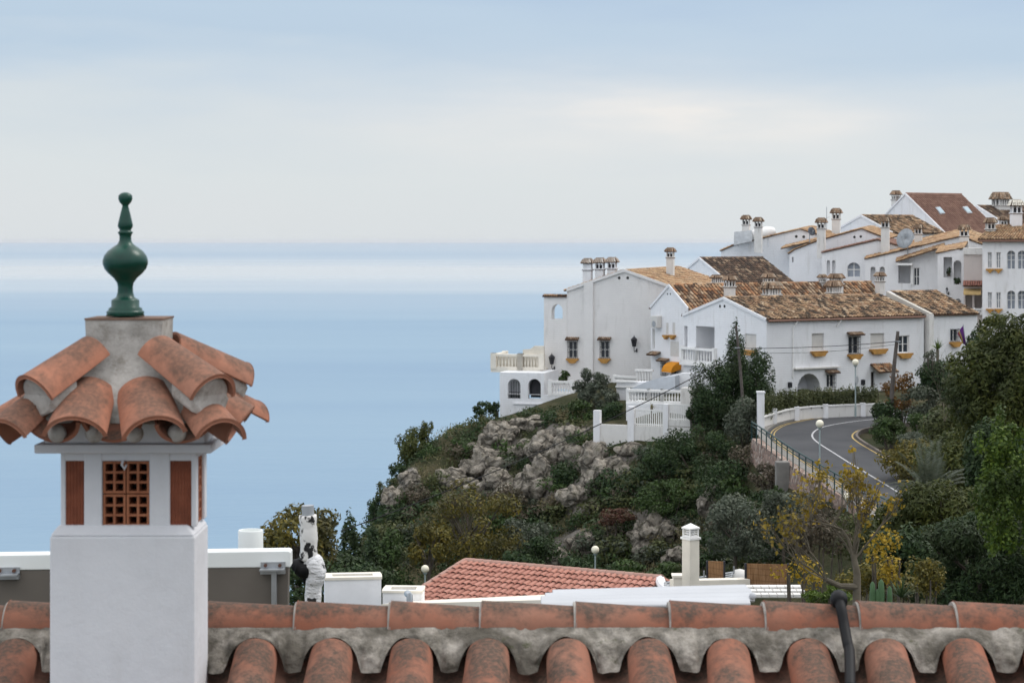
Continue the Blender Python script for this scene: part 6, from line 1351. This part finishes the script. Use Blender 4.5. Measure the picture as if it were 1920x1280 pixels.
def hollow(cx, cz, w, h, y, nx, nz, b=.009, dep=.12, axis='x'):
    m = MB()
    D_ = (lambda a, q, z: (a, y+q, z)) if axis == 'x' else (lambda a, q, z: (y-q, a, z))
    def bx(a0, a1, z0, z1, q0=0.): 
        c = D_((a0+a1)/2, q0+dep/2, (z0+z1)/2); s = (a1-a0, dep-q0, z1-z0) if axis == 'x' else (dep-q0, a1-a0, z1-z0); m.box(c, s)
    for i in range(nx+1): a = cx-w/2+(w-b)*i/nx; bx(a, a+b, cz-h/2, cz+h/2)
    for j in range(nz+1): z_ = cz-h/2+(h-b)*j/nz; bx(cx-w/2+.001, cx+w/2-.001, z_, z_+b, .0012)
    m.build('hollow_brick', M['brick'], ch)
gw = (xf(277)-xf(188)); bw_ = gw/2-.004; bh = (zf(866)-za)/2-.004
for i in (0, 1):
    for j in (0, 1): hollow(xf(188)+gw*(i*.5+.25), za+(zf(866)-za)*(j*.5+.25), bw_, bh, yf0+.012, 2, 3)
hy0, hy1 = yf0+.062, yf1-.062
for j in (0, 1): hollow((hy0+hy1)/2, za+(zf(866)-za)*(j*.5+.25), hy1-hy0, bh, xf(360), 2, 3, axis='y', dep=.05)
m = MB(); m.box((xf(233), YC+.03, (za+zf(866))/2), (gw*1.0, .10, zf(866)-za-.01)); m.build('flue', M['dark'], ch)
m = MB(); m.tube([(xf(228), yf0-.001, zf(864)), (xf(226), yf0-.006, zf(872)), (xf(231), yf0-.006, zf(880)), (xf(235), yf0-.004, zf(872))], [.006, .005, .008, .004], 6); m.build('mortar_drip', M['chim'], ch, smooth='all')
# cornice slab and tile hood
XC = xf(238)*YC/YF; zc = zf(849); m = MB(); hexa(m, xf(66), xf(388)+.02, YF-.02, YF+DEP+.02, zc, zf(832)); hexa(m, xf(66)+.03, xf(388)-.01, YF+.012, YF+DEP-.012, zf(832), zf(770)); m.build('cornice', M['chim'], ch, bevel=.006)
def L3(x, d, y): return Vector((XC+x, YC-d, (HY-y)*YC/F))       # x right, d towards the viewer, y photo row at the hood's centre
# cement hood: pedestal flaring into a pyramid under the tiles
m = MB(); prof = [(.150, .125, 597), (.148, .125, 625), (.147, .127, 645), (.158, .15, 672), (.22, .22, 710), (.31, .30, 755), (.33, .31, 780)]
NS = 16
for a, b, y in prof:
    for i in range(NS*4):
        s_, f_ = divmod(i, NS); u = -1+2*f_/NS; q = [(u, 1), (1, -u), (-u, -1), (-1, u)][s_]; p = L3(q[0]*a+(.012 if y < 660 else -.0), q[1]*b, y); nn_ = noise.noise(p*11)*.012 if y > 650 else noise.noise(p*9)*.003
        m.v.append(p+Vector((q[0]*nn_, -q[1]*nn_, noise.noise(p*8)*.006 if y > 660 else 0)))
kq = NS*4
m.f = [(j*kq+i, j*kq+(i+1) % kq, (j+1)*kq+(i+1) % kq, (j+1)*kq+i) for j in range(len(prof)-1) for i in range(kq)]+[tuple(range(kq))]
M['clay_pale'] = M['clay'].copy(); M['clay_pale'].name = 'sun_bleached_clay'
for n_ in M['clay_pale'].node_tree.nodes:
    if n_.type == 'MATH' and abs(n_.inputs[1].default_value-.92) < 1e-4: n_.inputs[1].default_value = .72
    if n_.type == 'VALTORGB' and len(n_.color_ramp.elements) == 3:
        for e_, c_ in zip(n_.color_ramp.elements, ((.32, .125, .075), (.40, .165, .10), (.36, .185, .13))): e_.color = (*c_, 1)
hood = m.build('hood', M['hood'], ch, smooth=True)
m = MB(); p = L3(0, 0, 596); m.box(p+Vector((.012, 0, 0)), (.306, .256, .007)); m.build('pedestal_edge', plain('rusty_edge', (.17, .105, .075), .9, .3, 9.), ch)
def ctile(a, b, ra, rb, up, name='cover_tile', plug=False, bow=0., arc=2.9):
    m = MB(); m.pipe(a, b, ra, rb, up, .013, 18, arc, bow, rows=5); o = m.build(name, M['clay_pale'], ch, smooth=True, bevel=.003)
    if plug:
        t_ = (b-a).normalized(); up = (Vector(up)-t_*Vector(up).dot(t_)).normalized(); x = t_.cross(up); k = MB(); e = b-t_*.012
        rim = [e+x*(math.cos(math.pi*i/14)*(rb-.022))+up*(math.sin(math.pi*i/14)*(rb-.022)) for i in range(15)]; low = [e+x*(rb*.8-2*rb*.8*i/6)-Vector((0, 0, 1))*(.075-.03*abs(i-3)/3)+t_*.0 for i in range(7)][::-1]
        k.prism(rim+low, -t_*.13); k.build('plug', M['hood'], o, bevel=.012)
    return o
for sx in (-1, 1):
    for sd_ in (1, -1):
        ctile(L3(.133 if sx > 0 else -.09, sd_*.13, 664), L3(.385 if sx > 0 else -.275, sd_*.34, 738), .092, .112, (0, 0, 1), 'hip_tile', plug=True)
for sx in (-1, 1):          # covers and pans of the front and back
    for sd_ in (1, -1):
        ctile(L3(sx*.102, sd_*.19, 742), L3(.19 if sx > 0 else -.105, sd_*.44, 812), .110, .128, (0, sd_*-.45, 1), arc=2.45)
        ctile(L3(.30 if sx > 0 else -.29, sd_*.19, 762), L3(.425 if sx > 0 else -.375, sd_*.40, 812), .092, .105, (sx*.2, sd_*-.2, 1), arc=2.7)
    ctile(L3(sx*.26, 0, 745), L3(.435 if sx > 0 else -.44, 0, 806), .095, .115, (sx*.3, 0, 1), arc=2.6)
for sd_ in (1, -1):
    for x, x2 in ((.01, .025), (-.19, -.205), (.235, .30)):
        m = MB(); m.pipe(L3(x*.8, sd_*.17, 692), L3(x2, sd_*.425, 764), .085, .115, (0, sd_*.35, -1), .013, 16, math.pi*.9, rows=4); m.build('pan_tile', M['clay'], ch, smooth=True, bevel=.003)
for x in (-.19, -.05, .10, .26):
    m = MB(); p = L3(x, .375, 795); m.sphere(p, .036, 10, 8); o = m.build('mortar_plug', M['hood'], ch, smooth='all')
for sx in (-1, 1):
    m = MB(); m.pipe(L3(sx*.26, .16, 725), L3(sx*.47, .17, 775), .085, .115, (sx*-.35, 0, -1), .013, 16, math.pi*.9, rows=4); m.build('pan_tile', M['clay'], ch, smooth=True, bevel=.003)
    for sd_ in (1, -1): pass
t = NT('green_glaze', .32, .35); c0 = t.coord(); t.color(t.ramp(t.noise(c0, 14., 5, .6), [(.3, (.003, .034, .024)), (.6, (.005, .055, .036)), (.8, (.008, .08, .05))])); t.bump(t.noise(c0, 12., 3), .12, .01); M['glaze'] = t.m
kc = YC/F; pr = [(36, 592), (34, 588), (35.5, 586), (34, 583), (31, 581), (31.5, 578), (26, 575), (26, 563), (23, 560.5), (17, 557), (14.5, 548), (14, 538), (15.5, 530), (22, 521), (32, 512), (38.5, 504), (41.8, 495), (42, 488), (39, 479), (33, 471), (24, 464), (15, 458), (11.5, 452), (10.8, 444), (12, 439), (14, 437), (14, 435), (11, 433), (10.5, 431), (13, 427), (14.3, 423), (13, 417), (10, 404), (7, 392), (5.5, 386), (7, 383.5), (11, 379), (13.2, 373), (12.8, 367), (10, 363.5), (5, 361), (.3, 360.5)]
m = MB(); m.lathe([(r*kc, (HY-y)*kc) for r, y in pr], (xf(235)*YC/YF, YC, 0), 40); m.build('finial', M['glaze'], ch, smooth='all')
